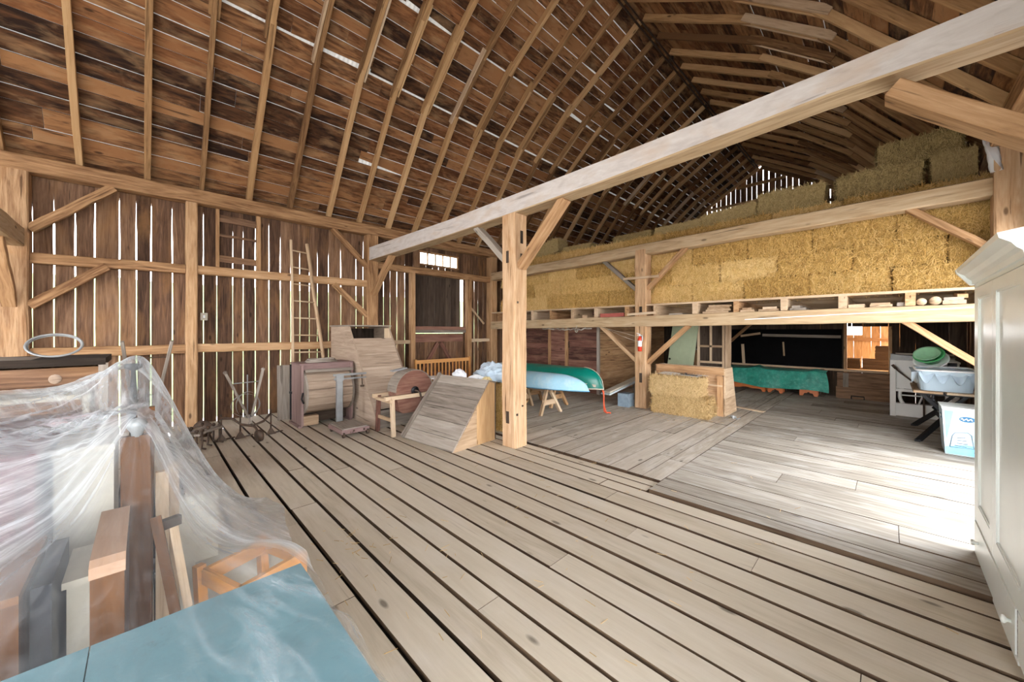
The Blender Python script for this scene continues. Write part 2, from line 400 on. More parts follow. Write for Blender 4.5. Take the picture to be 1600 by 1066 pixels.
ed=[-.969,-.763,-.568,-.301,-.113,.061,.322,.54,.74,.927,1.164,1.322,1.517,1.745,1.943,2.129,2.30,2.479,2.639,2.866,3.125,3.469,3.633,3.9,4.138,4.304,4.484,4.702,4.93,5.116,5.32,5.52,5.72,5.93,6.13,6.331,6.55,6.8,6.96,7.11,7.3,7.48,7.75]
x=-.969; pre=[]
while x>-6: x-=R.uniform(.19,.25); pre.insert(0,x)
ed=pre+ed
vboards(mb,ed,-.1,4.05,YN,gap=.017,closez=3.45,holes=[(4.93,6.55,.0,3.12),(5.116,6.331,3.43,3.72)])
x=7.75; e2=[x]
while x<XG: x+=R.uniform(.22,.3); e2.append(x)
vboards(mb,e2,-.1,4.05,YN,gap=.008)
struct('wall_north',mb,M['wall'])
# south wall: closed behind the wardrobe and under the loft, open at the wagon doors; unseen stretches left open for fill light
mb=MB()
x=.6; e=[x]
while x<4.3: x+=.235; e.append(x)
vboards(mb,e,-.1,4.05,YS,t=-.022,gap=.006)
x=7.1; e=[x]
while x<12.3: x+=R.uniform(.2,.28); e.append(x)
vboards(mb,e,-.1,4.05,YS,t=-.022,gap=.012)
x=15.2; e=[x]
while x<XG: x+=R.uniform(.2,.28); e.append(x)
vboards(mb,e,-.1,4.05,YS,t=-.022,gap=.012)
x=e0=12.5; e=[x]
while x<15.2: x+=.27; e.append(x)
vboards(mb,e,2.2,4.05,YS,t=-.022,gap=.012)
x=4.3; e=[x]
while x<7.4: x+=.26; e.append(x)
vboards(mb,e,2.95,4.05,YS,t=-.022,gap=.008)
struct('wall_south',mb,M['wall'])
def roof_y(z):  # half width of the gable at height z
    P=[(4.17,4.75),(6.4,3.05),(7.2,2.07),(8.5,0.0)]
    for (a,b),(c,d) in zip(P[:-1],P[1:]):
        if z<=c: return b+(d-b)*(z-a)/(c-a)
    return 0
# west end, out of the picture behind the viewer: boarded above a wide opening shaped to let in sky fill
mb=MB(); y=-.95
while y<8.5:
    w=.24; yc=y+w/2; z1=4.1
    for k in range(110):
        zz=4.1+.04*k
        if abs(yc-3.75)<roof_y(zz)+.1: z1=zz
    mb.box(XW,XW+.02,y+.004,y+w-.004,3.6 if 1.2<yc<6.3 else 0,z1,L=(0,0,1)); y+=w
struct('wall_west',mb,M['wall'])
# far gable, with bright slits near the peak
mb=MB(); y=-.95
while y<8.5:
    w=R.uniform(.17,.24); yc=y+w/2; z1=4.1
    for k in range(110):
        zz=4.1+.04*k
        if abs(yc-3.75)<roof_y(zz)+.1: z1=zz
    g=R.choice([.003,.008,.02,.035]) if 1.2<yc<5.8 else .003
    n=len(mb.v)
    zs=[2.2]+[z for z in (6.72,7.2,7.78) if z<z1-.15]+[z1]
    for a,b in zip(zs[:-1],zs[1:]):
        gg=g*R.uniform(.4,1.3) if b>6.5 else .006
        mb.box(XG,XG+.02,y+gg/2,y+w-gg/2,a,b,L=(0,0,1),rn=None)
    y+=w
struct('wall_east',mb,M['wall'])
# ------------------------------------------------------------------ roof: three pitches a side
PR=[(8.45,4.17),(6.70,6.35),(5.75,7.15),(3.75,8.38)]   # underside of the left-hand rafters (y, z)
def mir(p): return (7.5-p[0],p[1])
def seg_frame(a,b,side):
    if side: a,b=mir(a),mir(b)
    a=V((0,a[0],a[1])); b=V((0,b[0],b[1])); d=(b-a).normalized(); n=V((0,-d.z,d.y))
    if n.z<0: n=-n
    return a,b,d,n
for side in (0,1):
    mb=MB(); cs=MB()
    for si,(a,b) in enumerate(zip(PR[:-1],PR[1:])):
        A_,B_,d,n=seg_frame(a,b,side); Ls=(B_-A_).length
        t=-.55 if si==0 else .01
        Le=Ls+(.09 if si==2 else 0)
        while t<Le-.02:
            w=min(R.uniform(.17,.29),Le-t+.01)
            if Le-t-w<.1: w=Le-t+.004
            if w<.06: break
            x=XW
            while x<XG:
                ln=R.uniform(2.2,5); x1=min(XG,x+ln)
                g0,g1=R.uniform(.003,.019),R.uniform(.003,.019)
                r=R.random()
                if r<.035: g0=R.uniform(.04,.09); x1=min(XG,x+R.uniform(.6,1.4))
                elif r<.06: g1=R.uniform(.04,.09); x1=min(XG,x+R.uniform(.6,1.4))
                off=.16 if True else 0
                c0=A_+d*(t+g0+(w-g0)/2)+n*.145; c1=A_+d*(t+g1+(w-g1)/2)+n*.145
                mb.bar((x+.002,c0.y,c0.z),(x1-.002,c1.y,c1.z),w-g0,.022,up=n,w1=w-g1)
                x=x1
            t+=w
        # corrugated metal above the boards
        nx=int((XG-XW)/.019); base=len(cs.v)
        s0=-.6 if si==0 else -.02; s1=Ls+(.12 if si==2 else .02)
        for k in range(nx+1):
            x=XW+.019*k; h=.182+.014*math.sin(2*math.pi*x/.076)
            for s in (s0,s1):
                p=A_+d*s+n*h; cs.v.append(V((x,p.y,p.z)))
        for k in range(nx):
            i=base+2*k; cs.face((i,i+2,i+3,i+1),[(0,0)]*4,.5,0,True)
    struct('ceiling',mb,M['roof'])
    o=struct('roof_sheet',cs,M['corr'])
# rafters: every one is a thing with a lower piece, an upper piece and two splice boards
sidename=['left','right']
for side in (0,1):
    xs=[.7*k for k in range(-8,27)]
    xs=[x for x in xs if x<XG and x>(-2.2 if side==0 else -.1)]
    vis=[x for x in xs if (x>-.8 if side==0 else x>5.3)]
    for x in xs:
        jx=R.uniform(-.025,.025); X=x+jx
        P=[mir(p) if side else p for p in PR]
        off=.066
        def pt(q,k0,k1):
            return V((X,q[0],q[1]))
        segs=[seg_frame(PR[i],PR[i+1],side) for i in range(3)]
        if x in vis:
            i=vis.index(x)
            if side==0: lab='long brown rafter on the left roof slope, %s from the left end of the barn'%ORD[i]
            else: lab='dark rafter on the right roof slope, %s from the nearest one'%ORD[i]
        else:
            lab='brown rafter on the %s roof slope overhead, out of the picture'%sidename[side]
        foot=P[0]
        th=thing('roof_rafter',lab,'rafter',(X,foot[0],foot[1]),group='rafters of the %s roof slope'%sidename[side])
        wv=R.uniform(.065,.095); dp=.125
        a,b,d,n=segs[0]
        m=MB(); s=a-d*.10+n*off; e=b+d*.10+n*off; m.bar((X,s.y,s.z),(X+R.uniform(-.02,.02),e.y,e.z),wv,dp,up=n,ch=.006,segs=5,jit=.004); obj('lower_rafter',m,M['rafter'],th)
        a,b,d,n=segs[2]; a2,b2,d2,n2=segs[1]
        m=MB(); s=a-d*.14+n*off; e=b+n*off; m.bar((X,s.y,s.z),(X,e.y,e.z),wv*.9,dp,up=n,ch=.006,segs=5,jit=.004); obj('upper_rafter',m,M['rafter'],th)
        m=MB(); s=a2-d2*.02+n2*off; e=b2+d2*.02+n2*off; m.bar((X,s.y,s.z),(X,e.y,e.z),wv*.9,dp*.95,up=n2,ch=.004); obj('middle_rafter',m,M['rafter'],th)
        for sg in (-1,1):
            if sg==1 and R.random()<.35: continue
            m=MB(); s=a2-d2*R.uniform(.1,.25)+n2*(off-.01); e=b2+d2*R.uniform(.1,.25)+n2*(off-.01)
            m.bar((X+sg*(wv/2+.017),s.y,s.z),(X+sg*(wv/2+.017),e.y,e.z),.03,.12,up=n2); obj('splice_board',m,M['tan' if R.random()<.25 else 'rafter'],th)
def tim(name,label,cat,p0,p1,w,h,mat,up=(0,0,1),ch=.012,segs=8,jit=.005,group=None,mb=None):
    m=mb or MB(); m.bar(p0,p1,w,h,up=up,ch=ch,segs=segs,jit=jit)
    return obj(name,m,mat,label=label,cat=cat,group=group)
# ridge track
t=thing('hay_track','pair of dark steel hay trolley rails hung under the roof ridge','hay track',(10.6,3.75,8.2))
for dy in (-.045,.045):
    m=MB(); m.bar((3.2,3.75+dy,8.26),(17.6,3.75+dy,8.26),.02,.05); obj('rail',m,M['iron'],t)
for k in range(6):
    m=MB(); m.bar((4+2.6*k,3.75,8.27),(4+2.6*k,3.75,8.42),.12,.02,up=(1,0,0)); obj('hanger',m,M['iron'],t)
# gable girts
for z,l in ((7.82,'upper'),(7.12,'middle'),(6.55,'lower')):
    hw=roof_y(z)-.22
    tim('gable_girt','%s reddish horizontal rail nailed across the far gable boards'%l,'rail',(XG-.06,3.75-hw,z),(XG-.06,3.75+hw,z),.1,.11,M['rafter'],ch=.004,segs=3)

# ------------------------------------------------------------------ timber frame
tim('wall_plate','long hewn wall plate beam along the top of the left wall under the rafter feet','beam',(XW,8.5,3.975),(XG,8.5,3.995),.22,.23,M['timber'],segs=40,jit=.006)
tim('wall_plate','hewn wall plate beam along the top of the right wall behind the hay','beam',(XW,-.98,3.975),(XG,-.98,3.995),.22,.23,M['timber'],segs=40,jit=.006)
def post(label,x0,x1,y0,y1,z0,z1,mat='post',group=None,mort=()):
    m=MB(); m.bar(((x0+x1)/2,(y0+y1)/2,z0),((x0+x1)/2,(y0+y1)/2,z1),x1-x0,y1-y0,up=(0,1,0),ch=.018,segs=10,jit=.005)
    o=obj('timber_post',m,M[mat],label=label,cat='post',group=group)
    for (face,c,z,w,h) in mort:
        mm=MB()
        if face=='x': mm.box(x0-.006,x0+.05,c-w/2,c+w/2,z-h/2,z+h/2,L=(0,0,1))
        else: mm.box(c-w/2,c+w/2,y0-.006,y0+.05,z-h/2,z+h/2,L=(0,0,1))
        obj('mortise_shade',mm,M['dark'],o)  # dark block stands for the shade inside a mortise hole
    return o
post('thick hewn centre post under the big tie beam, standing on the plank floor','' and 0 or 3.66,3.92,3.66,3.925,0,3.305,mort=[('y',3.71,.47,.03,.03),('x',3.80,.42,.055,.17),('x',3.80,2.70,.05,.17),('y',3.80,2.98,.05,.18),('y',3.80,2.70,.05,.09),('y',3.82,.58,.022,.022),('y',3.72,2.05,.03,.03)])
post('hewn loft post with the fire extinguisher hung on it','' and 0 or 7.415,7.67,3.545,3.80,.022,3.36,mort=[('x',3.66,2.08,.06,.16),('x',3.66,.66,.06,.2)])
post('broad pale post at the left edge against the left wall boards',-1.43,-1.165,8.40,8.65,0,3.87)
post('slim sawn post in the middle of the left wall girts',.485,.64,8.42,8.65,0,3.87,'timber')
post('hewn wall post on the left wall below the left end of the big tie beam',3.63,3.89,8.40,8.65,0,3.87,'timber')
post('hewn corner post on the left wall beside the straw loft',7.415,7.66,8.40,8.65,0,3.87,'timber')
post('reddish hewn post on the right wall at the right end of the loft beams',7.32,7.6,-1.14,-.9,0,3.87)
post('hewn post on the right wall behind the white wardrobe',3.66,3.92,-1.13,-.9,0,3.42)
# the big tie beam; its near face has whitewash streaks and skylight painted into the tone
def tie(x0,x1,pts,mats,name,label):
    m=MB(); n=len(pts)-1
    for k in range(n):
        (ya,zb0,zt0),(yb,zb1,zt1)=pts[k],pts[k+1]
    base=len(m.v)
    for (y,zb,zt) in pts:
        j=lambda:R.uniform(-.004,.004)
        for (xx,zz) in ((x0,zb+.012),(x0+.012,zb),(x1-.012,zb),(x1,zb+.012),(x1,zt),(x0,zt)):
            m.v.append(V((xx+j(),y,zz+j())))
    for k in range(n):
        a=base+6*k
        for i in range(6):
            jx=(i+1)%6; p=[m.v[q] for q in (a+i,a+6+i,a+6+jx,a+jx)]
            u0,u1=pts[k][0],pts[k+1][0]; v0=i*.3; v1=v0+(m.v[a+i]-m.v[a+jx]).length
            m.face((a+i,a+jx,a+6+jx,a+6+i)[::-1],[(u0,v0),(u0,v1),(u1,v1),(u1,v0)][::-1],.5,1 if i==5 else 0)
    m.face([base+i for i in range(6)],[(0,0)]*6,.5); b=base+6*n; m.face([b+i for i in range(6)][::-1],[(0,0)]*6,.5)
    return obj(name,m,mats,label=label,cat='beam')
tp=[(-1.1,3.43,3.67),(-.45,3.42,3.645),(.33,3.42,3.61),(1.2,3.375,3.585),(2.27,3.335,3.57),(2.96,3.315,3.56),(3.8,3.30,3.55),(5.26,3.275,3.535),(6.8,3.27,3.55),(8.42,3.27,3.57)]
tie(3.66,3.905,tp,[M['beam'],M['wash_skylit']],'tie_beam','big whitewash-streaked, painted-skylit tie beam crossing the middle of the barn on the centre post')
tim('tie_beam','stub of a weathered tie beam joined to the pale post at the left edge','beam',(-1.32,8.41,2.95),(-1.32,4.6,2.95),.24,.26,M['beam'])
tim('knee_brace','short knee brace under the tie beam stub at the left edge','brace',(-1.32,8.42,2.0),(-1.32,7.7,2.84),.09,.13,M['timber'],up=(1,0,0),ch=.006)
tim('loft_beam','upper pale loft beam running in front of the straw bales','beam',(7.535,8.42,3.28),(7.535,-1.0,3.435),.24,.225,M['beam'],segs=20)
tim('loft_beam','lower pale loft beam carrying the joists under the straw','beam',(7.535,8.42,1.815),(7.535,-1.0,1.885),.26,.225,M['beam'],segs=20)
# girts of the left wall
tim('wall_girt','middle horizontal girt on the left wall boards, left of the slim post','rail',(-1.165,8.52,2.68),(.485,8.52,2.715),.13,.15,M['timber'])
tim('wall_girt','middle horizontal girt on the left wall between the slim post and the tie beam post','rail',(.64,8.52,2.72),(3.63,8.52,2.74),.13,.155,M['timber'])
tim('wall_girt','low horizontal girt on the left wall behind the round hoop','rail',(-1.165,8.52,1.33),(.485,8.52,1.34),.13,.15,M['timber'])
tim('wall_girt','low horizontal girt on the left wall behind the ladder','rail',(.64,8.52,1.345),(3.63,8.52,1.345),.13,.15,M['timber'])
tim('wall_girt','high horizontal girt above the dark hatch on the left wall','rail',(3.89,8.52,3.20),(7.415,8.52,3.19),.14,.165,M['timber'])
tim('wall_girt','short low girt just left of the dark hatch','rail',(3.89,8.54,1.37),(4.755,8.54,1.37),.1,.09,M['tan'],ch=.004)
tim('wall_girt','short low girt just right of the dark hatch','rail',(6.70,8.54,1.37),(7.415,8.54,1.37),.1,.09,M['tan'],ch=.004)
def brace(label,p0,p1,w,h,mat='timber',up=None,group=None):
    d=(V(p1)-V(p0)); up=up or ((0,1,0) if abs(d.x)>.1 else (1,0,0))
    return tim('knee_brace',label,'brace',p0,p1,w,h,M[mat],up=up,ch=.006,segs=5,jit=.003)
brace('upper knee brace between the broad left post and the left wall plate',(-1.165,8.46,3.07),(-.36,8.46,3.87),.12,.09)
brace('lower knee brace rising from the broad left post to the middle girt',(-1.165,8.46,2.0),(-.43,8.46,2.64),.12,.09)
brace('upper left wall brace from the plate to the tie beam post',(2.88,8.46,3.87),(3.64,8.46,3.12),.11,.08)
brace('lower left wall brace from the middle girt to the tie beam post',(2.9,8.46,2.66),(3.64,8.46,2.0),.11,.08)
brace('knee brace from the left wall post to the far end of the tie beam',(3.78,8.42,2.5),(3.78,7.5,3.30),.09,.13)
brace('left knee brace of the centre post, grey weathered, under the big tie beam',(3.79,3.92,2.66),(3.79,4.63,3.30),.09,.13,'grey')
brace('right knee brace of the centre post, long and orange brown, under the big tie beam',(3.79,3.66,2.55),(3.79,2.88,3.33),.10,.15,'timber')
brace('lower left knee brace of the loft post beneath the straw loft',(7.53,3.80,1.0),(7.53,4.68,1.76),.08,.11,'post')
brace('lower right knee brace of the loft post, in front of the green door',(7.53,3.55,.98),(7.53,2.72,1.76),.08,.12,'timber')
brace('upper left knee brace of the loft post in front of the straw',(7.52,3.80,2.53),(7.52,4.6,3.25),.08,.10,'grey')
brace('upper right knee brace of the loft post in front of the straw',(7.52,3.55,2.53),(7.52,2.76,3.3),.08,.11,'timber')
brace('upper knee brace at the right end of the upper loft beam',(7.52,-.92,2.66),(7.52,-.17,3.36),.08,.13,'timber')
brace('lower knee brace above the white washing machine at the right end of the loft',(7.52,-.92,1.12),(7.52,-.15,1.79),.08,.14,'timber')
brace('wide brown brace under the big tie beam at the upper right corner of the picture',(3.82,-.86,2.60),(3.82,-.02,3.36),.12,.2,'timber')
tim('tie_batten','thin horizontal batten nailed across the loft post and its upper braces','batten',(7.40,4.05,2.775),(7.40,3.27,2.76),.03,.05,M['tan'],ch=.002,segs=2,jit=.001)
tim('tie_batten','thin horizontal batten nailed across the loft post at joist height','batten',(7.39,3.95,2.0),(7.39,3.33,2.02),.03,.05,M['tan'],ch=.002,segs=2,jit=.001)
# loft joists and deck
for i,y in enumerate([8.1,7.42,6.75,6.11,5.42,4.76,3.98,3.35,2.58,1.89,1.2,.48,-.21,-.85]):
    z0=1.815+.07*(8.4-y)/9.4+.1125
    tim('loft_joist','sawn joist end on the lower loft beam, %s from the left wall'%ORD[i],'joist',(7.42,y,(z0+2.17)/2),(12.2,y,(z0+2.17)/2),R.uniform(.07,.1),2.17-z0,M['tan' if i%3 else 'timber'],ch=.004,segs=2,jit=.002,group='joists under the straw loft')
mb=MB(); y=-1.1
while y<8.6:
    w=min(R.uniform(.18,.26),8.62-y); 
    y+=w
x=7.43
while x<XG-.05:
    w=min(R.uniform(.2,.28),XG-x); mb.box(x,x+w-.004,-1.1,8.6,2.17,2.205,L=(0,1,0)); x+=w
struct('floor',mb,M['tan'])

# ------------------------------------------------------------------ transom window and wagon door of the left wall
fr=MB(); x0,x1,z0,z1=5.116,6.331,3.43,3.72
fr.box(x0-.03,x1+.03,YN-.04,YN+.02,z1,z1+.04); fr.box(x0-.03,x1+.03,YN-.04,YN+.02,z0-.04,z0)
for k in range(6):
    xx=x0+(x1-x0)*k/5; fr.box(xx-.012,xx+.012,YN-.03,YN+.015,z0,z1)
w=struct('window_1',fr,M['timber'])
g=MB(); g.box(x0,x1,YN+.0,YN+.004,z0,z1)
def glass():
    m,t,o=nt('thin_glass'); a=nd(t,'ShaderNodeBsdfTransparent',{0:(.95,.97,.97,1)}); b=nd(t,'ShaderNodeBsdfGlossy',{'Roughness':.05})
    t.links.new(nd(t,'ShaderNodeMixShader',{0:.06,1:a.outputs[0],2:b.outputs[0]}).outputs[0],o.inputs[0]); return m
M['glass']=glass(); obj('pane',g,M['glass'],w)
d=thing('door_1',None,None,(5.73,8.6,0)); d['kind']='structure'
m=MB(); m.bar((4.817,8.5,0),(4.817,8.5,3.12),.125,.12,up=(0,1,0),ch=.005,segs=6,jit=.003); obj('door_post',m,M['timber'],d)
m=MB(); m.bar((6.617,8.5,0),(6.617,8.5,3.12),.155,.12,up=(0,1,0),ch=.005,segs=6,jit=.003); obj('door_post',m,M['timber'],d)
m=MB(); e=[4.85,5.06,5.25,5.43,5.62,5.80,5.97,6.15,6.33,6.475]; vboards(m,e,1.60,3.2,8.70,gap=.007,closez=2.7); obj('upper_hatch',m,M['dark'],d)
m=MB(); m.bar((4.88,8.58,1.72),(6.54,8.58,1.72),.09,.09); obj('sill_rail',m,M['red'],d)
m=MB(); m.bar((4.88,8.55,1.63),(6.54,8.55,1.635),.06,.08); obj('sill_rail',m,M['grey'],d)
m=MB(); e=[4.85,5.12,5.30,5.5,5.74,5.9,6.1,6.3,6.58]; vboards(m,e,0,1.575,8.70,gap=.008); lo=obj('lower_door',m,M['wall'],d)
m=MB(); m.bar((4.9,8.66,1.45),(6.52,8.66,1.45),.05,.2); obj('top_rail',m,M['red'],d)
for s in (-1,1):
    m=MB(); m.bar((5.73+s*.05,8.66,1.32),(5.73+s*.55,8.66,.55),.05,.1,up=(1,0,0)); obj('cross_brace',m,M['red'],d)
m=MB(); m.bar((4.9,8.66,.45),(6.52,8.66,.45),.05,.18); obj('bottom_rail',m,M['red'],d)
# battens of an old shutter high on the left wall
for lab,p0,p1,w in (('left upright of the small batten frame high on the left wall',(.93,8.61,2.8),(.93,8.61,3.87),.055),('right upright of the small batten frame high on the left wall',(1.56,8.61,2.8),(1.56,8.61,3.87),.07)):
    tim('wall_batten',lab,'batten',p0,p1,w,.05,M['timber'],up=(0,1,0),ch=.003,segs=2,jit=.001)
for lab,z,h in (('top cross slat of the small batten frame high on the left wall',3.70,.13),('narrow second cross slat of the small batten frame on the left wall',3.39,.05),('bottom cross slat of the small batten frame, just above the middle girt',2.96,.12)):
    tim('wall_batten',lab,'batten',(.955,8.625,z+.02),(1.53,8.625,z),.03,h,M['wall'],ch=.003,segs=2,jit=.001)
tim('wall_batten','thin slanting stick leaning on the wall boards right of the dark hatch','batten',(6.72,8.52,2.32),(7.22,8.52,1.86),.03,.05,M['tan'],ch=.002,segs=1,jit=0)
# ------------------------------------------------------------------ back wall under the loft, opening to the next room
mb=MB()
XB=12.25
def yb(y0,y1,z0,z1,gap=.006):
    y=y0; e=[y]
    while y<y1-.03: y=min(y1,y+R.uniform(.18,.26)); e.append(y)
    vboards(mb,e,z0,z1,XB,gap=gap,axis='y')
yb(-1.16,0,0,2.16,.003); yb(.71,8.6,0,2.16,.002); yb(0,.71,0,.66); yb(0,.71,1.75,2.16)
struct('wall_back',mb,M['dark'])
# next room
mb=MB(); mb.box(12.3,15.6,-1.1,5,-.05,.02); struct('floor',mb,M['floor2'])
mb=MB(); y=-1.1; e=[y]
while y<4.8: y+=R.uniform(.16,.22); e.append(y)
vboards(mb,e,0,2.16,15.5,gap=.004,axis='y',holes=[(.62,1.0,1.52,1.9)]); struct('wall_next',mb,M['cedar'])
# ------------------------------------------------------------------ outside: meadow rising to a hedge-green slope
def gz(x,y):
    k=max(0,y-12.5)
    return -.47+min(k*.2,6.5)+ (0.25*math.sin(x*.7)*math.cos(y*.6) if k>2 else 0)
mb=MB(); mb.surf(60,60,lambda u,v:(-52+120*u,-56+120*v,gz(-52+120*u,-56+120*v)))
M['grass']=plain('meadow_grass',(.085,.125,.035),.9,0,.35,.8,col2=(.13,.15,.05),amt=.6)
obj('ground',mb,M['grass'],kind='structure')
mb=MB(); mb.surf(4,4,lambda u,v:(-50+115*u,-55+66.5*v,-.44)); M['gravel']=plain('bounce_gravel',(.46,.43,.40),.95,0,.12,5)  # unseen gravel yard added to keep green bounce off the interior
obj('ground',mb,M['gravel'],kind='structure')
# ------------------------------------------------------------------ light: bright overcast sky with a high veiled sun
wd=bpy.data.worlds.new('sky'); SC.world=wd; wd.use_nodes=True; t=wd.node_tree; t.nodes.clear()
tc=nd(t,'ShaderNodeTexCoord').outputs['Generated']; sz=nd(t,'ShaderNodeSeparateXYZ',{0:tc}).outputs[2]
c=ramp(t,sz,[(0.0,(1.0,.985,.965)),(.25,(.97,.97,1.0)),(1.0,(.88,.93,1.0))])
bg=nd(t,'ShaderNodeBackground',{0:c,1:1.0}); wo=t.nodes.new('ShaderNodeOutputWorld'); t.links.new(bg.outputs[0],wo.inputs[0])
sun=bpy.data.lights.new('sun','SUN'); so=bpy.data.objects.new('sun',sun); COL.objects.link(so)
sun.energy=.1; sun.angle=math.radians(14); sun.color=(1,.95,.86)
so.rotation_euler=V((-.12,.42,-1)).to_track_quat('-Z','Y').to_euler()
SC.view_settings.view_transform='Standard'; SC.view_settings.look='None'; SC.view_settings.gamma=1; SC.view_settings.exposure=3.92
SC.cycles.max_bounces=10; SC.cycles.diffuse_bounces=6; SC.cycles.transparent_max_bounces=24
# ================================================================== straw
def bale_mb(seed,L=.925,D=.43,Hh=.355,blades=2600,mbx=None):
    rr=random.Random(seed); m=MB(); off=V((seed*3.1,seed*1.7,seed*.9))
    def nz(p,s): return mnoise.noise((V(p)+off)*s)
    def shape(x,y,z):   # x,y,z in -1..1 cube surface -> rounded lumpy bale
        p=V((x*D/2,y*L/2,z*Hh/2)); c=max(0,abs(x)-.75)+max(0,abs(y)-.85)+max(0,abs(z)-.75)
        q=p*(1-.055*max(0,c-.25))
        d=V((x if abs(x)>.98 else 0,y if abs(y)>.98 else 0,z if abs(z)>.98 else 0))
        if d.length: d.normalize()
        s=.024*nz(p,6)+.020*nz(p,16)+.010*nz(p,45)
        # twine pinches two grooves around the bale
        for yy in (-.17,.17):
            s-=.014*math.exp(-((p.y-yy)/.018)**2)
        return q+d*s
    n=[9,20,9]
    faces=[(0,-1),(0,1),(1,-1),(1,1),(2,1),(2,-1)]
    for ax,sg in faces:
        o=[a for a in (0,1,2) if a!=ax]; na,nb=n[o[0]],n[o[1]]
        def fn(u,v):
            c=[0,0,0]; c[ax]=sg; c[o[0]]=2*u-1; c[o[1]]=2*v-1; return shape(*c)
        flip=(sg>0)==(ax==1)
        b=len(m.v)
        for i in range(na+1):
            for j in range(nb+1): m.v.append(V(fn(i/na,j/nb)))
        for i in range(na):
            for j in range(nb):
                a=b+i*(nb+1)+j; q=(a,a+nb+1,a+nb+2,a+1)
                if flip: q=q[::-1]
                m.face(q,[(i/na,j/nb)]*4,rr.uniform(.2,.6),0,True)
    for k in range(blades):
        r=rr.random()
        ax,sg=(0,-1) if r<.55 else ((2,1) if r<.72 else ((1,1) if r<.85 else (1,-1)))
        c=[rr.uniform(-.96,.96) for _ in range(3)]; c[ax]=sg
        p=shape(*c); nrm=V((0,0,0)); nrm[ax]=sg
        t=V([rr.gauss(0,1) for _ in range(3)]); 
        if ax==0: t.z*=1.9
        t=t-nrm*t.dot(nrm)*.75; t.normalize(); ln=rr.uniform(.05,.19); w=rr.uniform(.002,.0042)
        s=t.cross(nrm); 
        if s.length<1e-3: continue
        s.normalize(); a=p-t*ln*.5+nrm*rr.uniform(.0,.006); e=p+t*ln*.5+nrm*rr.uniform(.002,.022); mid=(a+e)/2+nrm*rr.uniform(0,.012)
        b=len(m.v); m.v+=[a-s*w,a+s*w,mid+s*w,mid-s*w,e+s*w*.5,e-s*w*.5]; rn=rr.uniform(.2,1)
        m.face((b,b+1,b+2,b+3),[(0,0)]*4,rn); m.face((b+3,b+2,b+4,b+5),[(0,0)]*4,rn)
    return m
BM=[bale_mb(s).mesh('straw_bale',M['hay']) for s in range(5)]
BO=[bale_mb(s+20).mesh('hay_bale',M['hayold']) for s in range(3)]
def bale(me,label,loc,rz=0,rx=0,ry=0,sc=1,group='straw bales stacked in the loft',name='straw_bale'):
    o=bpy.data.objects.new(name,me); COL.objects.link(o); o.location=loc; o.rotation_euler=(rx,ry,rz); o.scale=(1,sc,1); o.delta_scale=(1,1,1)
    WL[o.name]=V(loc); return tag(o,label,'straw bale',group)
rows=['bottom','second','third','fourth']
for k in range(4):
    y=8.32-(0.0 if k%2==0 else .42); i=0; z=2.207+.372*k+.182
    while y>-.75:
        L=R.uniform(.9,.97)*(1 if i or k%2==0 else 1)
        if y-L<-1.0: L=max(.35,y+1.0)
        fl=R.choice((0,math.pi)); sc=L/.93*.99
        bale(BM[R.randrange(5)],'golden straw bale in the %s row of the loft stack, %s from the left wall'%(rows[k],ORD[i]),(7.955+R.uniform(-.02,.02),y-L/2,z),rz=R.uniform(-.02,.02),rx=R.choice((0,math.pi)) ,sc=sc)
        y-=L; i+=1
def oldbale(lab,loc,rz=0,ry=0,rx=0,sc=1,sz=1):
    o=bale(BO[R.randrange(3)],lab,loc,rz,rx,ry,sc,'old hay bales on top of the stack','hay_bale'); o.scale=(1,sc,sz); return o
zt=2.207+.372*4+.18
oldbale('dull hay bale leaning on top of the stack nearest the left wall',(8.0,7.55,zt+.05),rx=.15)
oldbale('dull hay bale with a rounded top behind the right brace of the centre post',(7.98,6.6,zt+.0),rx=-.12)
oldbale('flattened hay bale lying low above the upper loft beam, left of the loft post',(7.98,5.55,zt-.115),rx=.01,sc=.9,sz=.33)
oldbale('flat grey green hay bale on the stack directly above the loft post',(7.98,4.05,zt-.11),rx=-.01,sz=.36)
oldbale('flat grey green hay bale on the stack just right of the loft post',(7.98,3.05,zt-.10),rx=-.02,sz=.42)
oldbale('single upright looking hay bale under the bright gable slits',(7.98,1.18,zt),rx=.03)
oldbale('dark hay bale on the stack left of the bale under the gable slits',(7.98,2.12,zt-.06),rx=-.08,sz=.66)
oldbale('golden green hay bale on top of the stack, first right of the gable slits',(7.98,.12,zt+.01),rx=-.02)
oldbale('hay bale on top of the stack at its right end by the reddish post',(7.98,-.62,zt+.02),rx=-.03,sc=.44)
oldbale('dark topmost hay bale at the back of the stack near the right roof slope',(8.06,-.30,zt+.375),rx=-.03,sc=.9)
# floor pair by the loft post
bf=bale_mb(71,L=1.04,D=.48,Hh=.345,blades=4200); bt=bale_mb(72,L=.92,D=.48,Hh=.345,blades=4200)
mb2=bf.mesh('straw_bale',M['haytan']); mt2=bt.mesh('straw_bale',M['haytan'])
bale(mb2,'straw bale on the floor right of the loft post, the lower of two',(7.49,2.83,.022+.19),rz=.03,group='pair of straw bales on the floor')
bale(mt2,'upper straw bale on the floor right of the loft post, under a white sheet',(7.49,2.92,.022+.37+.19),rz=-.02,group='pair of straw bales on the floor')
for k in range(2):
    bale(BM[k],'straw bale standing behind the centre post beside the sloping ramp, %s'%('lower one' if k==0 else 'upper one'),(4.28,4.72,.03+.185+.37*k),group='straw bales behind the centre post')

# ================================================================== plank and feed furniture on the left
def leaner(nm,lab,cat,polyside,x0,x1,slant,brd,mats,extra=None): pass
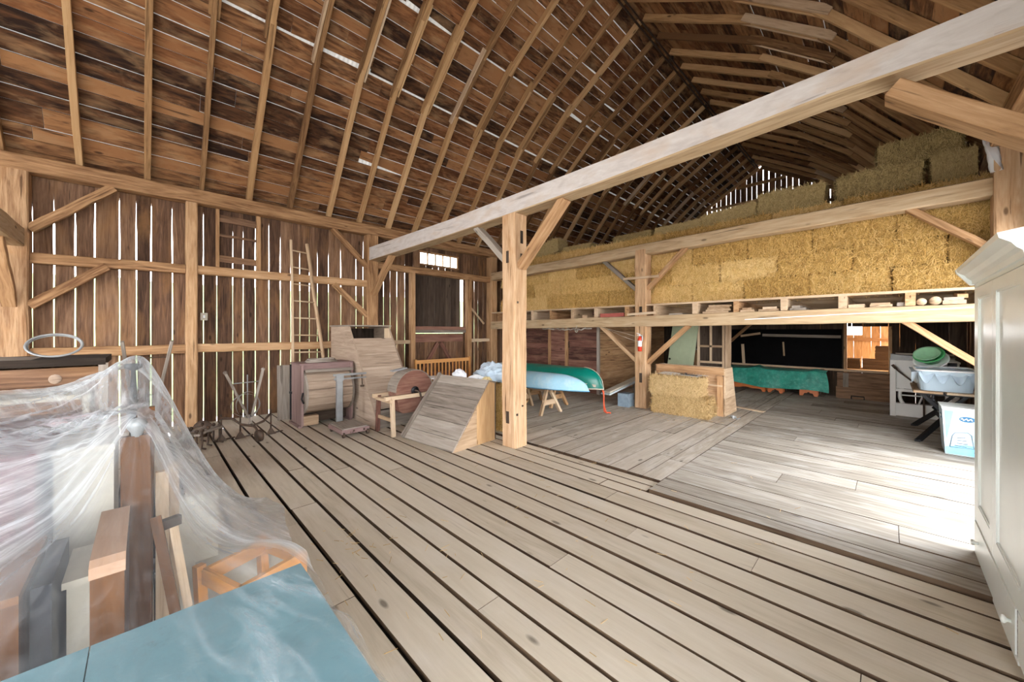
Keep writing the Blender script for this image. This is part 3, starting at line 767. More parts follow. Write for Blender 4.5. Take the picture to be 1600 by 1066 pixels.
# --- dark grain bin
t=thing('grain_bin','large dark wooden grain bin with a lid at the left edge, behind the plastic sheet','bin',(-1.1,5.3,0))
m=MB(); z=0
while z<1.30:
    h=min(.235,1.33-z); m.box(-1.95,-.29,5.02,5.06,z+.002,z+h-.002); m.box(-.33,-.29,5.06,5.72,z+.002,z+h-.002,L=(0,1,0)); m.box(-1.95,-1.91,5.06,5.72,z+.002,z+h-.002,L=(0,1,0)); m.box(-1.95,-.29,5.72,5.76,z+.002,z+h-.002); z+=h
obj('body',m,M['wall'],t)
m=MB(); m.box(-2.0,-.26,4.98,5.8,1.345,1.405); obj('lid',m,M['dark'],t)
m=MB(); m.bar((-.275,5.0,.05),(-.275,5.0,1.36),.03,.06); obj('corner_post',m,M['grey'],t)
m=MB(); m.ball((-.555,5.015,1.235),.038,10,6,sq=(1,.2,1.1)); obj('knot_patch',m,M['greytan'],t,label='pale bare knot on the dark front board')
m=MB(); m.surf(10,6,lambda u,v:(-1.7+1.02*u,5.0+.6*v,1.407+.03*math.sin(math.pi*u)*math.sin(math.pi*v))); 
obj('feed_sack',m,M['grey'],label='flat grey sack lying on the lid of the dark grain bin',cat='sack')
m=MB(); c=V((-.585,5.28,1.52)); ring=[c+V((.165*math.cos(a),.10*math.sin(a),.098*math.sin(a))) for a in [2*math.pi*k/32 for k in range(32)]]
m.tube(ring,.009,8,closed=True); ring=[c+V((.155*math.cos(a),.10*math.sin(a)+.02,.09*math.sin(a)-.005)) for a in [2*math.pi*k/32 for k in range(32)]]; m.tube(ring,.006,6,closed=True)
obj('iron_hoop',m,M['greymetal'],label='round metal hoop tilted on the lid of the dark grain bin',cat='hoop')
# --- small electric box on the wall
m=MB(); m.box(.69,.79,8.60,8.655,1.84,1.97); o=obj('switch_box',m,M['cream'],label='small pale switch box on the wall boards right of the slim post',cat='switch box')
m=MB(); m.box(.725,.755,8.59,8.60,1.88,1.93); obj('switch',m,M['plasticwhite'],o)
# --- ladder
t=thing('wooden_ladder','tall tapering wooden pole ladder leaning against the left wall','ladder',(2.3,8.25,0))
L0,L1=V((2.02,8.02,0)),V((2.075,8.42,3.47)); r0,r1=V((2.70,8.02,0)),V((2.36,8.42,3.44))
for a,b in ((L0,L1),(r0,r1)):
    m=MB(); m.bar(a,b,.045,.055,ch=.008,segs=8,jit=.006); obj('side_rail',m,M['tan'],t)
for k in range(10):
    f=.06+.098*k; m=MB(); m.tube([L0.lerp(L1,f),r0.lerp(r1,f)],.014,8); obj('rung',m,M['tan'],t)
# --- fanning mill
t=thing('fanning_mill','old wooden fanning mill with a round slatted drum and purple brown sides','fanning mill',(2.3,7.25,0))
m=MB(); m.box(1.865,1.90,6.945,7.57,0.03,1.06,L=(0,0,1)); obj('side_panel',m,M['brownmill'],t)
m=MB(); m.box(2.69,2.725,6.945,7.57,0.03,1.06,L=(0,0,1)); obj('side_panel',m,M['brownmill'],t)
m=MB(); m.box(1.90,2.69,7.53,7.565,.25,1.06); obj('back_panel',m,M['brownmill'],t)
m=MB(); m.box(1.85,2.74,6.99,7.58,1.06,1.085); m.box(1.90,2.69,6.99,7.02,.97,1.06); obj('top_board',m,M['brownmill'],t)
m=MB(); n=7
for k in range(n):
    a0=math.radians(-78+156*k/n); a1=math.radians(-78+156*(k+1)/n-1.2)
    q=[]
    for r in (.37,.345):
        for a in (a0,a1): q.append((7.16-r*math.cos(a)*1.0,.585+r*math.sin(a)))
    x0,x1=1.935,2.66
    m.hexa([(x0,q[0][0],q[0][1]),(x1,q[0][0],q[0][1]),(x1,q[2][0],q[2][1]),(x0,q[2][0],q[2][1]),(x0,q[1][0],q[1][1]),(x1,q[1][0],q[1][1]),(x1,q[3][0],q[3][1]),(x0,q[3][0],q[3][1])],L=(1,0,0),rn=.15+.1*k if k<2 else R.uniform(.3,.9))
obj('drum',m,M['greytan'],t,label='round drum of horizontal slats')
for x in (1.905,2.66):
    m=MB(); P=[(x,7.16-.385*math.cos(a),.585+.385*math.sin(a)) for a in [math.radians(-90+180*k/14) for k in range(15)]]; m.prism(P,(.03,0,0)); obj('drum_end',m,M['grey'],t)
m=MB(); m.bar((1.92,6.93,.965),(2.72,6.93,.955),.03,.05); obj('front_rail',m,M['grey'],t)
m=MB(); m.box(1.90,2.14,6.96,7.1,.03,.19); obj('foot_block',m,M['tan'],t)
m=MB(); m.box(1.9,2.69,7.2,7.5,.03,.2); obj('lower_box',m,M['dark'],t)
m=MB(); m.bar((1.855,7.55,.05),(1.855,7.55,1.05),.02,.03); m.box(1.835,1.865,7.50,7.58,.52,.56); obj('iron_strap',m,M['blackiron'],t)
m=MB(); m.tube([(1.885,6.93,.6),(1.86,6.92,.5),(1.89,6.91,.42)],.014,6); obj('crank',m,M['blackiron'],t)
m=MB(); m.bar((1.86,6.99,.01),(1.86,7.56,.01),.06,.05); m.bar((2.70,6.99,.01),(2.70,7.56,.01),.06,.05); obj('skid',m,M['brownmill'],t)
m=MB()
for k in range(5):
    P=[(2.28+(.26-.012*k)*math.cos(a)+R.uniform(-.02,.02),7.28+(.2-.01*k)*math.sin(a),1.095+.011*k+.006*math.sin(3*a)) for a in [2*math.pi*i/28 for i in range(28)]]
    m.tube(P,.009,6,closed=True)
obj('rope_coil',m,M['grey'],label='loose grey rope coil lying on top of the fanning mill',cat='rope')
m=MB(); m.bar((1.80,7.78,.02),(1.84,8.0,1.0),.2,.03,up=(0,1,0)); obj('leaning_board',m,M['grey'],label='narrow grey board leaning between the fanning mill and the left wall',cat='board')
# --- platform scale
t=thing('platform_scale','antique platform scale with a pale blue grey column and low wheeled base','scale',(2.35,6.2,0))
m=MB(); m.box(2.13,2.56,5.86,6.46,.055,.12); obj('base',m,M['brownmill'],t)
m=MB(); m.box(2.15,2.54,5.88,6.44,.12,.135); obj('platform',m,M['grey'],t)
for (x,y) in ((2.16,5.87),(2.53,5.87),(2.16,6.4),(2.53,6.4)):
    m=MB(); m.lathe([(.0,-.012),(.042,-.012),(.042,.012),(0,.012)],(x,y,.043),(1,0,0),14); obj('wheel',m,M['iron'],t)
m=MB(); m.bar((2.34,6.55,.06),(2.34,6.55,.86),.10,.07,up=(0,1,0),ch=.008); obj('column',m,M['whitepaint'] if 0 else M['greymetal'],t)
m=MB(); m.bar((2.24,6.55,.90),(2.80,6.55,.895),.02,.035); m.bar((2.25,6.55,.83),(2.80,6.55,.825),.015,.025); obj('beam',m,M['greymetal'],t)
m=MB(); m.box(2.28,2.40,6.51,6.59,.80,.90); obj('beam_housing',m,M['greymetal'],t)
m=MB(); m.bar((2.72,6.55,.9),(2.73,6.55,.70),.012,.012,up=(0,1,0)); m.lathe([(.0,0),(.035,0),(.035,.03),(0,.03)],(2.73,6.55,.66)); obj('counterweight',m,M['iron'],t)
for x in (2.22,2.38):
    m=MB(); m.ball((x+.09,5.855,.09),.016,8,6); obj('knob',m,M['iron'],t)
# --- slant-front feed bin
t=thing('feed_bin','tall grey slant fronted feed bin of horizontal boards against the left wall','feed bin',(3.2,7.2,0))
SP=[(5.99,0),(7.285,1.735),(8.25,1.735),(8.25,0)]
for x in (2.777,3.575):
    m=MB()
    cuts=[0,.42,.86,1.30,1.735]
    for z0,z1 in zip(cuts[:-1],cuts[1:]):
        f=lambda z:5.99+1.295*z/1.735
        m.prism([(x,f(z0),z0+.002),(x,f(z1),z1-.002),(x,8.25,z1-.002),(x,8.25,z0+.002)],(.026,0,0),L=(0,1,0))
    obj('side_panel',m,M['greytan'],t)
m=MB(); d=V((0,1.295,1.735)).normalized(); n=V((0,-d.z,d.y)); ln=V((0,1.295,1.735)).length; p0=V((0,5.99,0)); s=.36
while s<ln*.86:
    w=R.uniform(.19,.25); e=min(ln*.88,s+w); c=p0+d*((s+e)/2)-n*.018; m.bar((2.80,c.y,c.z),(3.575,c.y,c.z),e-s-.004,.022,up=n); s=e
obj('slant_front',m,M['greytan'],t)
m=MB(); m.box(2.80,3.575,6.02,6.045,.0,.30); obj('lower_board',m,M['grey'],t)
m=MB(); m.box(2.76,3.63,7.24,8.28,1.737,1.762); obj('top_board',m,M['grey'],t)
m=MB(); m.prism([(3.36,6.99,1.30),(3.572,6.99,1.30),(3.572,7.25,1.70),(3.48,7.25,1.70)],(0,.02,0)); obj('corner_patch',m,M['tan'],t)
m=MB(); m.box(2.82,3.55,7.9,7.92,.1,1.7); obj('back_panel',m,M['dark'],t)
# --- root cutter: big wooden disc in a stand
t=thing('root_cutter','red brown wooden disc cutter with a crank on a four legged stand','root cutter',(3.15,5.68,0))
m=MB(); P=[]
for k in range(25):
    a=math.radians(-18+216*k/24); P.append((3.175+.335*math.cos(a),5.52,.66+.335*math.sin(a)))
P+=[(2.90,5.52,.36),(2.96,5.52,.31),(3.40,5.52,.31),(3.46,5.52,.36)]
m.prism(P,(0,.26,0),L=(1,0,0)); obj('disc_housing',m,M['brown'] if 0 else M['red'],t)
m=MB()
for k in range(20):
    a0=math.radians(10+170*k/20); a1=math.radians(10+170*(k+1)/20); r0,r1=.338,.348
    q=lambda a,r:(3.175+r*math.cos(a),.66+r*math.sin(a))
    A_,B_,C_,D_=q(a0,r0),q(a1,r0),q(a1,r1),q(a0,r1)
    m.hexa([(A_[0],5.50,A_[1]),(B_[0],5.50,B_[1]),(B_[0],5.80,B_[1]),(A_[0],5.80,A_[1]),(D_[0],5.50,D_[1]),(C_[0],5.50,C_[1]),(C_[0],5.80,C_[1]),(D_[0],5.80,D_[1])],L=(0,1,0),rn=.5)
obj('rim',m,M['grey'],t)
for x,y,dx,dy in ((2.74,5.45,.0,-.05),(2.72,5.87,-.0,.05),(3.56,5.45,.05,-.04),(3.56,5.87,.05,.05)):
    m=MB(); m.bar((x+dx,y+dy,0),(x,y,.60),.06,.06,up=(0,1,0),ch=.005); obj('leg',m,M['tan'] if y<5.5 and x<3 else M['red'],t)
for y in (5.45,5.87):
    m=MB(); m.bar((2.62,y,.595),(3.68,y,.595),.05,.06); obj('frame_rail',m,M['tan'],t)
for x in (2.70,3.58):
    m=MB(); m.bar((x,5.40,.55),(x,5.93,.55),.05,.05); obj('cross_rail',m,M['tan'],t)
m=MB(); m.bar((2.73,5.44,.25),(2.72,5.88,.25),.03,.05); obj('cross_rail',m,M['tan'],t)
m=MB(); m.lathe([(0,0),(.07,0),(.07,.015),(0,.015)],(3.175,5.50,.66),(0,1,0),16); obj('hub_plate',m,M['blackiron'],t)
m=MB(); m.tube([(3.175,5.70,.66),(3.175,5.40,.66),(3.20,5.395,.64),(3.25,5.39,.42),(3.27,5.39,.36)],.016,8); m.tube([(3.27,5.40,.365),(3.27,5.30,.37)],.02,8); obj('crank',m,M['iron'],t)
m=MB(); m.bar((2.9,5.78,.98),(3.15,5.78,1.02),.12,.02); obj('feed_hopper',m,M['greymetal'],t)
# --- sloping ramp of grey boards
C0=V((2.937,4.111,0)); u=V((-.095,.995,0)); vdir=V((.995,.095,0)); W=1.10
t=thing('board_ramp','low wedge shaped ramp of grey boards beside the centre post','ramp',C0)
q=lambda a,b,z: C0+u*a+vdir*b+V((0,0,z))
m=MB(); d=(V((.72,.905))-V((0,0))); ln=d.length; s=0
cut=[0,.17,.40,.60,.80,1.0,1.157]
for s0,s1 in zip(cut[:-1],cut[1:]):
    a0,a1=s0/ln,s1/ln; b0,z0,b1,z1=.72*a0,.905*a0,.72*a1,.905*a1; e=.003
    nn=V((-.783,.622)); P=[]
    for k in (0,.022):
        P+=[q(0,b0+e*.6+nn.x*k,z0+e+nn.y*k),q(W,b0+e*.6+nn.x*k,z0+e+nn.y*k),q(W,b1-e*.6+nn.x*k,z1-e+nn.y*k),q(0,b1-e*.6+nn.x*k,z1-e+nn.y*k)]
    m.hexa(P,L=u)
obj('slope_boards',m,M['grey'],t)
for a,mt in ((.0,'tan'),(W-.03,'grey')):
    m=MB(); m.prism([q(a,.0,0),q(a,.45,0),q(a,.45,.55)],u*.025,L=vdir); obj('side_panel',m,M[mt],t); m=MB(); m.prism([q(a,.452,0),q(a,.83,0),q(a,.83,.86),q(a,.72,.895),q(a,.452,.565)],u*.025,L=(0,0,1)); obj('side_panel',m,M['rafter'],t)
m=MB(); m.bar(q(W+.03,-.03,.02),q(W+.03,.71,.93),.05,.07); obj('edge_rail',m,M['grey'],t)
m=MB(); m.hexa([q(0,.72,.88),q(W,.72,.88),q(W,.85,.85),q(0,.85,.85),q(0,.72,.91),q(W,.72,.91),q(W,.85,.88),q(0,.85,.88)],L=u); obj('top_board',m,M['grey'],t)
m=MB(); m.bar(q(.02,.845,0),q(.02,.845,.87),.03,.03,up=(0,1,0)); m.bar(q(W-.02,.845,0),q(W-.02,.845,.87),.03,.03,up=(0,1,0)); obj('back_post',m,M['dark'],t)
# --- crib rail
t=thing('crib_side','orange varnished slatted crib end standing in front of the hatch','crib side',(5.4,7.9,0))
m=MB(); m.bar((4.55,7.9,.90),(6.2,7.9,.895),.035,.085); obj('top_rail',m,M['orange'],t)
m=MB(); m.bar((4.55,7.9,.30),(6.2,7.9,.30),.035,.085); obj('bottom_rail',m,M['orange'],t)
for x in (4.57,6.18):
    m=MB(); m.bar((x,7.9,0),(x,7.9,.96),.05,.05,up=(0,1,0),ch=.005); obj('end_post',m,M['orange'],t)
for k in range(14):
    x=4.69+1.37*k/13; m=MB(); m.bar((x,7.9,.34),(x,7.9,.86),.035,.018,up=(0,1,0)); obj('slat',m,M['orange'],t)
# --- white stool
t=thing('white_stool','small white slatted stool between the disc cutter and the ramp','stool',(4.4,6.9,0))
m=MB()
for k in range(4): m.box(4.22,4.57,6.74+.09*k,6.81+.09*k,.63,.655)
obj('seat',m,M['whitepaint'],t)
for x in (4.25,4.54):
    for y in (6.77,7.05):
        m=MB(); m.bar((x,y,0),(x,y,.63),.03,.03,up=(0,1,0)); obj('leg',m,M['whitepaint'],t)
m=MB(); m.bar((4.25,6.77,.45),(4.54,6.77,.45),.02,.03); m.bar((4.25,7.05,.3),(4.54,7.05,.3),.02,.03); obj('stretcher',m,M['whitepaint'],t)
# --- plastic bags
def film(name,col,a=.55,rough=.25):
    m,t,o=nt(name); tr=nd(t,'ShaderNodeBsdfTransparent',{0:(1,1,1,1)}); d=nd(t,'ShaderNodeBsdfPrincipled',{'Base Color':(*col,1),'Roughness':rough,'Specular IOR Level':.6})
    lw=nd(t,'ShaderNodeLayerWeight',{0:.35}).outputs['Facing']
    f=mth(t,'ADD',a,mth(t,'MULTIPLY',lw,.5)); f=mth(t,'MINIMUM',f,1.0)
    t.links.new(nd(t,'ShaderNodeMixShader',{0:f,1:tr.outputs[0],2:d.outputs[0]}).outputs[0],o.inputs[0]); return m
M['bag']=film('white_bag_film',(.82,.86,.90),.75)
M['bluefilm']=film('pale_blue_film',(.62,.76,.88),.7)
def lump(c,sx,sy,sz,seed,amp=.22,n=26,flat=True):
    m=MB(); 
    def f(u,v):
        a=2*math.pi*u; b=math.pi*v; p=V((math.cos(a)*math.sin(b),math.sin(a)*math.sin(b),math.cos(b)))
        k=1+amp*mnoise.noise(p*2.2+V((seed,0,0)))-amp*1.0*abs(mnoise.noise(p*3.5+V((seed,3,0))))-amp*.5*abs(mnoise.noise(p*9+V((seed,5,0))))
        z=p.z*k
        return (c[0]+p.x*k*sx,c[1]+p.y*k*sy,c[2]+(max(z,0)*sz if flat else z*sz))
    m.surf(n*2,n,f); return m
obj('plastic_bag',lump((3.735,5.04,.88),.1,.16,.13,3),M['bag'],label='crumpled white plastic bag on the back edge of the ramp, left one',cat='bag')
obj('plastic_bag',lump((3.75,4.60,.875),.085,.2,.08,6),M['bag'],label='small crumpled grey white bag lying on the right half of the ramp top',cat='bag')
m=lump((3.74,4.34,.87),.07,.1,.075,9); obj('cloth_bundle',m,plain('yellow_cloth',(.75,.62,.33),.9,col2=(.25,.33,.18),amt=.8),label='small yellow and green cloth bundle on the right end of the ramp top',cat='cloth')
obj('plastic_sheet',lump((4.33,4.78,.80),.30,.50,.30,12,amp=.35,n=36),M['bluefilm'],label='crumpled pale blue plastic sheet heaped on the straw bales behind the centre post',cat='plastic sheet')
# --- cultivator with handles and hoops
t=thing('walking_cultivator','grey walking cultivator with two slanting handles, a round guard hoop and a small front wheel','cultivator',(1.12,6.9,0))
for h,nm in (((.83,6.85,1.03),'handle'),((1.30,6.85,1.05),'handle')):
    m=MB(); m.bar((1.16 if h[0]<1 else 1.13,6.86,.22),h,.03,.045,up=(0,1,0),ch=.004,w1=.035,h1=.035); m.ball(h,.028,8,6); obj(nm,m,M['grey'],t)
m=MB(); m.tube([(.93,6.85,.86),(1.265,6.85,.87)],.008,6); m.tube([(1.10,6.85,.98),(1.10,6.85,.40)],.008,6); obj('cross_rod',m,M['greymetal'],t)
m=MB(); 
for c,rx,rz in (((1.10,6.82,.53),.145,.195),((1.10,6.98,.50),.185,.17)):
    P=[(c[0]+rx*math.cos(a),c[1],c[2]+rz*math.sin(a)) for a in [2*math.pi*k/28 for k in range(28)]]
    b=len(m.v)
    for p in P: m.v += [V(p)+V((0,-.03,0)),V(p)+V((0,.03,0))]
    for k in range(28):
        j=(k+1)%28; m.face((b+2*k,b+2*k+1,b+2*j+1,b+2*j),[(0,0)]*4,.5,0,True)
obj('guard_hoop',m,M['greymetal'],t)
m=MB(); m.tube([(.80,7.0,.34),(.92,6.94,.33),(1.02,6.84,.24),(1.15,6.78,.205),(1.3,6.80,.25),(1.42,6.92,.34)],.018,8); m.tube([(1.14,6.86,.22),(1.17,6.66,.2),(1.19,6.60,.13)],.016,8); obj('frame',m,M['iron'],t)
for x,y in ((.80,7.0),(1.42,6.92),(1.03,6.98)):
    m=MB(); m.tube([(x,y,.40),(x,y,.08)],.012,6); m.prism([(x-.07,y-.02,0),(x+.07,y-.02,0),(x,y-.01,.12)],(0,.02,0)); m.bar((x-.05,y-.02,.015),(x+.17,y+.04,.02),.04,.012); obj('hoe_tine',m,M['iron'],t)
m=MB(); m.lathe([(0,-.025),(.085,-.03),(.09,0),(.085,.03),(0,.025)],(1.20,6.58,.088),(1,.25,0),18); obj('front_wheel',m,M['iron'],t)
# --- spring harrow
t=thing('spring_harrow','low rusty harrow frame with iron teeth on the floor beside the plastic sheet','harrow',(.56,6.95,0))
for p0,p1 in (((.38,6.85,.2),(.62,7.25,.2)),((.50,6.72,.2),(.74,7.12,.21)),((.44,6.78,.2),(.80,6.98,.22))):
    m=MB(); m.bar(p0,p1,.07,.03); obj('frame_bar',m,M['grey'],t)
for k,(x,y) in enumerate(((.40,6.88),(.46,7.0),(.56,6.74),(.64,6.9),(.72,7.08),(.60,7.22),(.50,6.74),(.78,6.99))):
    m=MB(); m.tube([(x,y,.27),(x,y,.09),(x-.01,y-.05,.02),(x+.03,y-.10,.012)],.013,6); m.ball((x,y,.25),.025,8,6); obj('tooth',m,M['iron'],t)
for x,y,r in ((.42,7.15,.10),(.62,7.35,.13)):
    m=MB(); m.lathe([(0,-.01),(r,-.01),(r,.01),(0,.01)],(x,y,r+.02 if r<.12 else r+.02),(.5,1,.1),20); obj('disc_blade',m,M['iron'],t)
# --- hand plough behind the sheet
t=thing('hand_plough','old hand plough standing behind the plastic sheet, its two pale handles sticking up','plough',(0.0,6.6,0))
m=MB(); m.bar((-.06,6.95,.10),(-.205,6.5,1.52),.035,.05,up=(0,1,0),ch=.006); obj('handle',m,M['grey'],t)
m=MB(); m.bar((.0,6.95,.10),(.24,6.5,1.52),.035,.05,up=(0,1,0),ch=.006); obj('handle',m,M['grey'],t)
m=MB(); m.tube([(-.19,6.56,1.31),(.19,6.56,1.31)],.008,6); m.tube([(-.14,6.72,.82),(.13,6.72,.82)],.008,6); obj('cross_rod',m,M['iron'],t)
m=MB(); m.bar((-.03,6.9,.12),(-.03,7.9,.2),.06,.07); obj('beam',m,M['iron'],t)
m=MB(); m.prism([(-.15,6.9,0),(.12,7.3,0),(.02,6.95,.22)],(0,.05,.02)); obj('share',m,M['iron'],t)
# ================================================================== boats on sawhorses
M['canoegreen']=plain('green_canoe_gelcoat',(.0,.165,.125),.28,0,.15,2,spec=.5)
M['boatblue']=plain('pale_blue_hull',(.36,.64,.80),.4,0,.12,2,col2=(.75,.85,.9),amt=.35)
def hull(tip,other,half,depth,zg,stem,n=48,k=14,fine=1.0):
    """overturned hull between two tips; zg = gunwale height, depth = keel above the gunwale"""
    a=V((tip[0],tip[1],0)); b=V((other[0],other[1],0)); d=(b-a); L=d.length; d.normalize(); s=V((-d.y,d.x,0)); m=MB()
    def f(uu,vv):
        t=uu; e=min(t,1-t)*2           # 0 at tips .. 1 amidships
        w=half*max(0,1-max(0,1-e)**2.2)**.8
        kz=depth*max(0,1-(max(0,1-e*L/(2*stem)))**2.2)**.5 if e*L/2<stem else depth
        ang=math.pi*vv; x=math.cos(ang)*w; zz=max(0,math.sin(ang))**.75*kz
        rise=.05*(1-e)**3
        return a+d*(t*L)+s*x+V((0,0,zg+zz-rise*0))
    m.surf(n,k,f); return m,a,d,s,L
# green canoe
m,a,d,s,L=hull((6.40,3.93),(6.30,7.0),.38,.40,.50,.45)
t=thing('green_canoe','dark green canoe lying upside down on trestles behind the centre post','canoe',(6.0,5.6,.5))
obj('hull',m,M['canoegreen'],t)
m=MB()
for sg in (-1,1):
    P=[]
    for k in range(33):
        tt=k/32; e=min(tt,1-tt)*2; P.append(a+d*(tt*L)+s*(sg*.385*max(0,1-max(0,1-e)**2.2)**.8)+V((0,0,.50)))
    m.tube(P,.013,6)
obj('gunwale',m,M['cream'],t)
m=MB(); P=[]
for k in range(14):
    dd=.45*k/13; kz=.40*max(0,1-max(0,1-dd/.45)**2.2)**.5; P.append(a+d*(dd-.006)+V((0,0,.50+kz+.003)))
m.tube(P,.008,6); obj('stem_band',m,M['cream'],t,label='pale strip along the curved stem')
m=MB(); p=a+d*.28-s*(-.0); 
sd=1 if (s.x<0) else -1
q0=a+d*.12+s*(sd*.035)+V((0,0,.56)); q1=a+d*.42+s*(sd*.16)+V((0,0,.60))
m.bar(q0+s*sd*.05,q1+s*sd*.06,.012,.05); obj('bow_mark',m,M['cream'],t)
m=MB(); p=a+V((0,0,.50)); m.tube([p+d*.03,p+V((.0,-.005,-.05)),p+V((.01,.0,-.25)),p+V((.03,.0,-.44)),V((6.46,3.90,.035)),V((6.54,3.87,.033)),V((6.50,3.84,.033))],.014,7)
m.tube([p+d*.03,p+V((-.01,-.01,-.1)),p+V((-.005,-.01,-.3)),V((6.43,3.88,.035))],.011,6)
obj('bow_rope',m,plain('orange_red_rope',(.75,.12,.05),.8),label='orange red rope hanging from the tip of the green canoe to the floor',cat='rope')
# pale blue boat
m,a,d,s,L=hull((5.80,3.86),(5.50,6.6),.31,.28,.535,.75)
t=thing('blue_boat','pale blue pointed boat lying upside down in front of the green canoe','boat',(5.4,5.4,.53))
obj('hull',m,M['boatblue'],t)
m=MB()
for sg in (-1,1):
    P=[a+d*(k/32*L)+s*(sg*.312*max(0,1-max(0,1-min(k/32,1-k/32)*2)**2.2)**.8)+V((0,0,.535)) for k in range(33)]
    m.tube(P,.010,6)
obj('rim',m,plain('blue_rim',(.12,.33,.52),.5),t)
def sawhorse(lab,c,dirv,w,h,mat,spl=.17):
    c=V((c[0],c[1],.022)); dv=V((dirv[0],dirv[1],0)).normalized(); sv=V((-dv.y,dv.x,0)); t=thing('sawhorse',lab,'sawhorse',c)
    m=MB(); m.bar(c-dv*w/2+V((0,0,h-.045)),c+dv*w/2+V((0,0,h-.045)),.06,.09); obj('top_rail',m,M[mat],t)
    for e in (-1,1):
        for sg in (-1,1):
            m=MB(); m.bar(c+dv*e*(w/2-.02)+sv*sg*spl,c+dv*e*(w/2-.09)+sv*sg*.035+V((0,0,h-.02)),.05,.06,up=dv); obj('leg',m,M[mat],t)
        m=MB(); m.bar(c+dv*e*(w/2-.05)+sv*spl*.72+V((0,0,h*.45)),c+dv*e*(w/2-.05)-sv*spl*.72+V((0,0,h*.45)),.025,.1); obj('cross_board',m,M[mat],t)
    return t
sawhorse('pale wooden sawhorse under the blue boat just right of the centre post',(5.67,5.05),(.05,1),.85,.51,'tan',.29)
sawhorse('brown sawhorse with darker legs under the front of the green canoe',(6.33,5.35),(.03,1),.8,.475,'timber',.27)
sawhorse('far wooden sawhorse under the left ends of the two boats',(5.80,6.15),(1,.1),.95,.50,'tan',.2)
# pale boards by the loft post
t=thing('pale_plank','pale blue grey plank propped up on a low block, left of the loft post','plank',(7.6,4.2,.3))
m=MB(); m.bar((6.98,4.24,.30),(8.35,4.10,.56),.22,.035); obj('board',m,plain('pale_blue_grey_paint',(.45,.52,.55),.6,col2=(.3,.36,.4),amt=.5),t)
m=MB(); m.bar((7.0,4.22,.345),(8.35,4.08,.60),.16,.03); obj('board',m,M['cream'],t)
m=MB(); m.box(7.30,7.55,3.88,4.10,.022,.30); m.box(7.28,7.31,3.86,4.12,.022,.3,L=(0,0,1)); obj('prop_block',m,plain('blue_grey_block',(.25,.33,.40),.7,col2=(.12,.16,.2),amt=.5),label='blue grey painted block on the floor against the loft post',cat='block')
m=MB(); m.box(8.2,8.36,3.95,4.25,.022,.50); obj('prop_block',m,M['grey'],label='grey block holding up the far end of the pale plank',cat='block')
# rope loop and strings on the loft beam
m=MB(); P=[(7.385,5.28+.035*math.sin(a),1.665+.05*math.cos(a)) for a in [2*math.pi*k/16 for k in range(16)]]; m.tube(P,.011,6,closed=True); m.tube([(7.385,5.28,1.715),(7.39,5.27,1.78)],.008,6)
obj('rope_loop',m,M['cream'],label='small pale rope loop hanging from the lower loft beam above the canoe',cat='rope')
m=MB(); m.tube([(7.395,4.6,1.73),(7.39,4.1,1.62),(7.40,3.72,1.52)],.004,5); m.tube([(7.395,4.45,1.70),(7.39,4.1,1.54),(7.40,3.72,1.42)],.004,5)
obj('cord',m,M['cream'],label='two thin cords strung from the loft beam to the loft post',cat='cord')
m=MB(); rr=random.Random(5)
for k in range(9):
    y=6.35-.16*k; m.tube([(7.38,y,1.70+rr.uniform(-.01,.02)),(7.37,y-.1,1.69+rr.uniform(-.03,.01)),(7.38,y-.22,1.70+rr.uniform(-.02,.02))],rr.uniform(.008,.018),6)
obj('rope_bundle',m,M['grey'],label='frayed grey rope along the edge of the lower loft beam above the boats',cat='rope')
# fire extinguisher
t=thing('fire_extinguisher','red fire extinguisher hanging on the loft post','fire extinguisher',(7.36,3.655,1.22))
m=MB(); m.lathe([(.0,0),(.038,0),(.043,.01),(.043,.25),(.036,.285),(.018,.30),(.018,.32),(0,.32)],(7.362,3.655,1.22),n=20); obj('cylinder',m,M['redpaint'],t)
m=MB(); m.lathe([(.0438,.10),(.0438,.22)],(7.362,3.655,1.22),n=20,cap=False); obj('paper_label',m,M['plasticwhite'],t,label='white paper label')
m=MB(); m.bar((7.362,3.655,1.54),(7.362,3.655,1.575),.03,.03,up=(1,0,0)); m.bar((7.362,3.64,1.575),(7.362,3.72,1.60),.016,.012); m.bar((7.362,3.64,1.558),(7.362,3.71,1.558),.016,.01); obj('valve_handle',m,M['plasticwhite'],t)
m=MB(); m.tube([(7.362,3.64,1.55),(7.355,3.60,1.555),(7.35,3.59,1.50),(7.35,3.60,1.42)],.009,6); obj('hose',m,M['plasticwhite'],t)
m=MB(); m.box(7.40,7.415,3.64,3.67,1.45,1.56); obj('wall_bracket',m,M['blackiron'],t)
# white sheet on the bale
m=MB(); m.surf(10,14,lambda u,v:(7.34+.36*u,2.52+.86*v-.10*u,.022+.37+.385+.006*math.sin(9*v)+.008*math.sin(5*u+3*v)+.012*u))
obj('paper_sheet',m,M['plasticwhite'],label='white paper sheet lying on the upper straw bale on the floor',cat='paper')
m=MB(); m.bar((7.42,2.54,.802),(7.46,2.86,.805),.03,.014); m.bar((7.42,2.74,.815),(7.50,2.78,.815),.03,.03); obj('hand_tool',m,M['blackiron'],label='small dark hand tool lying on the white paper sheet',cat='tool')
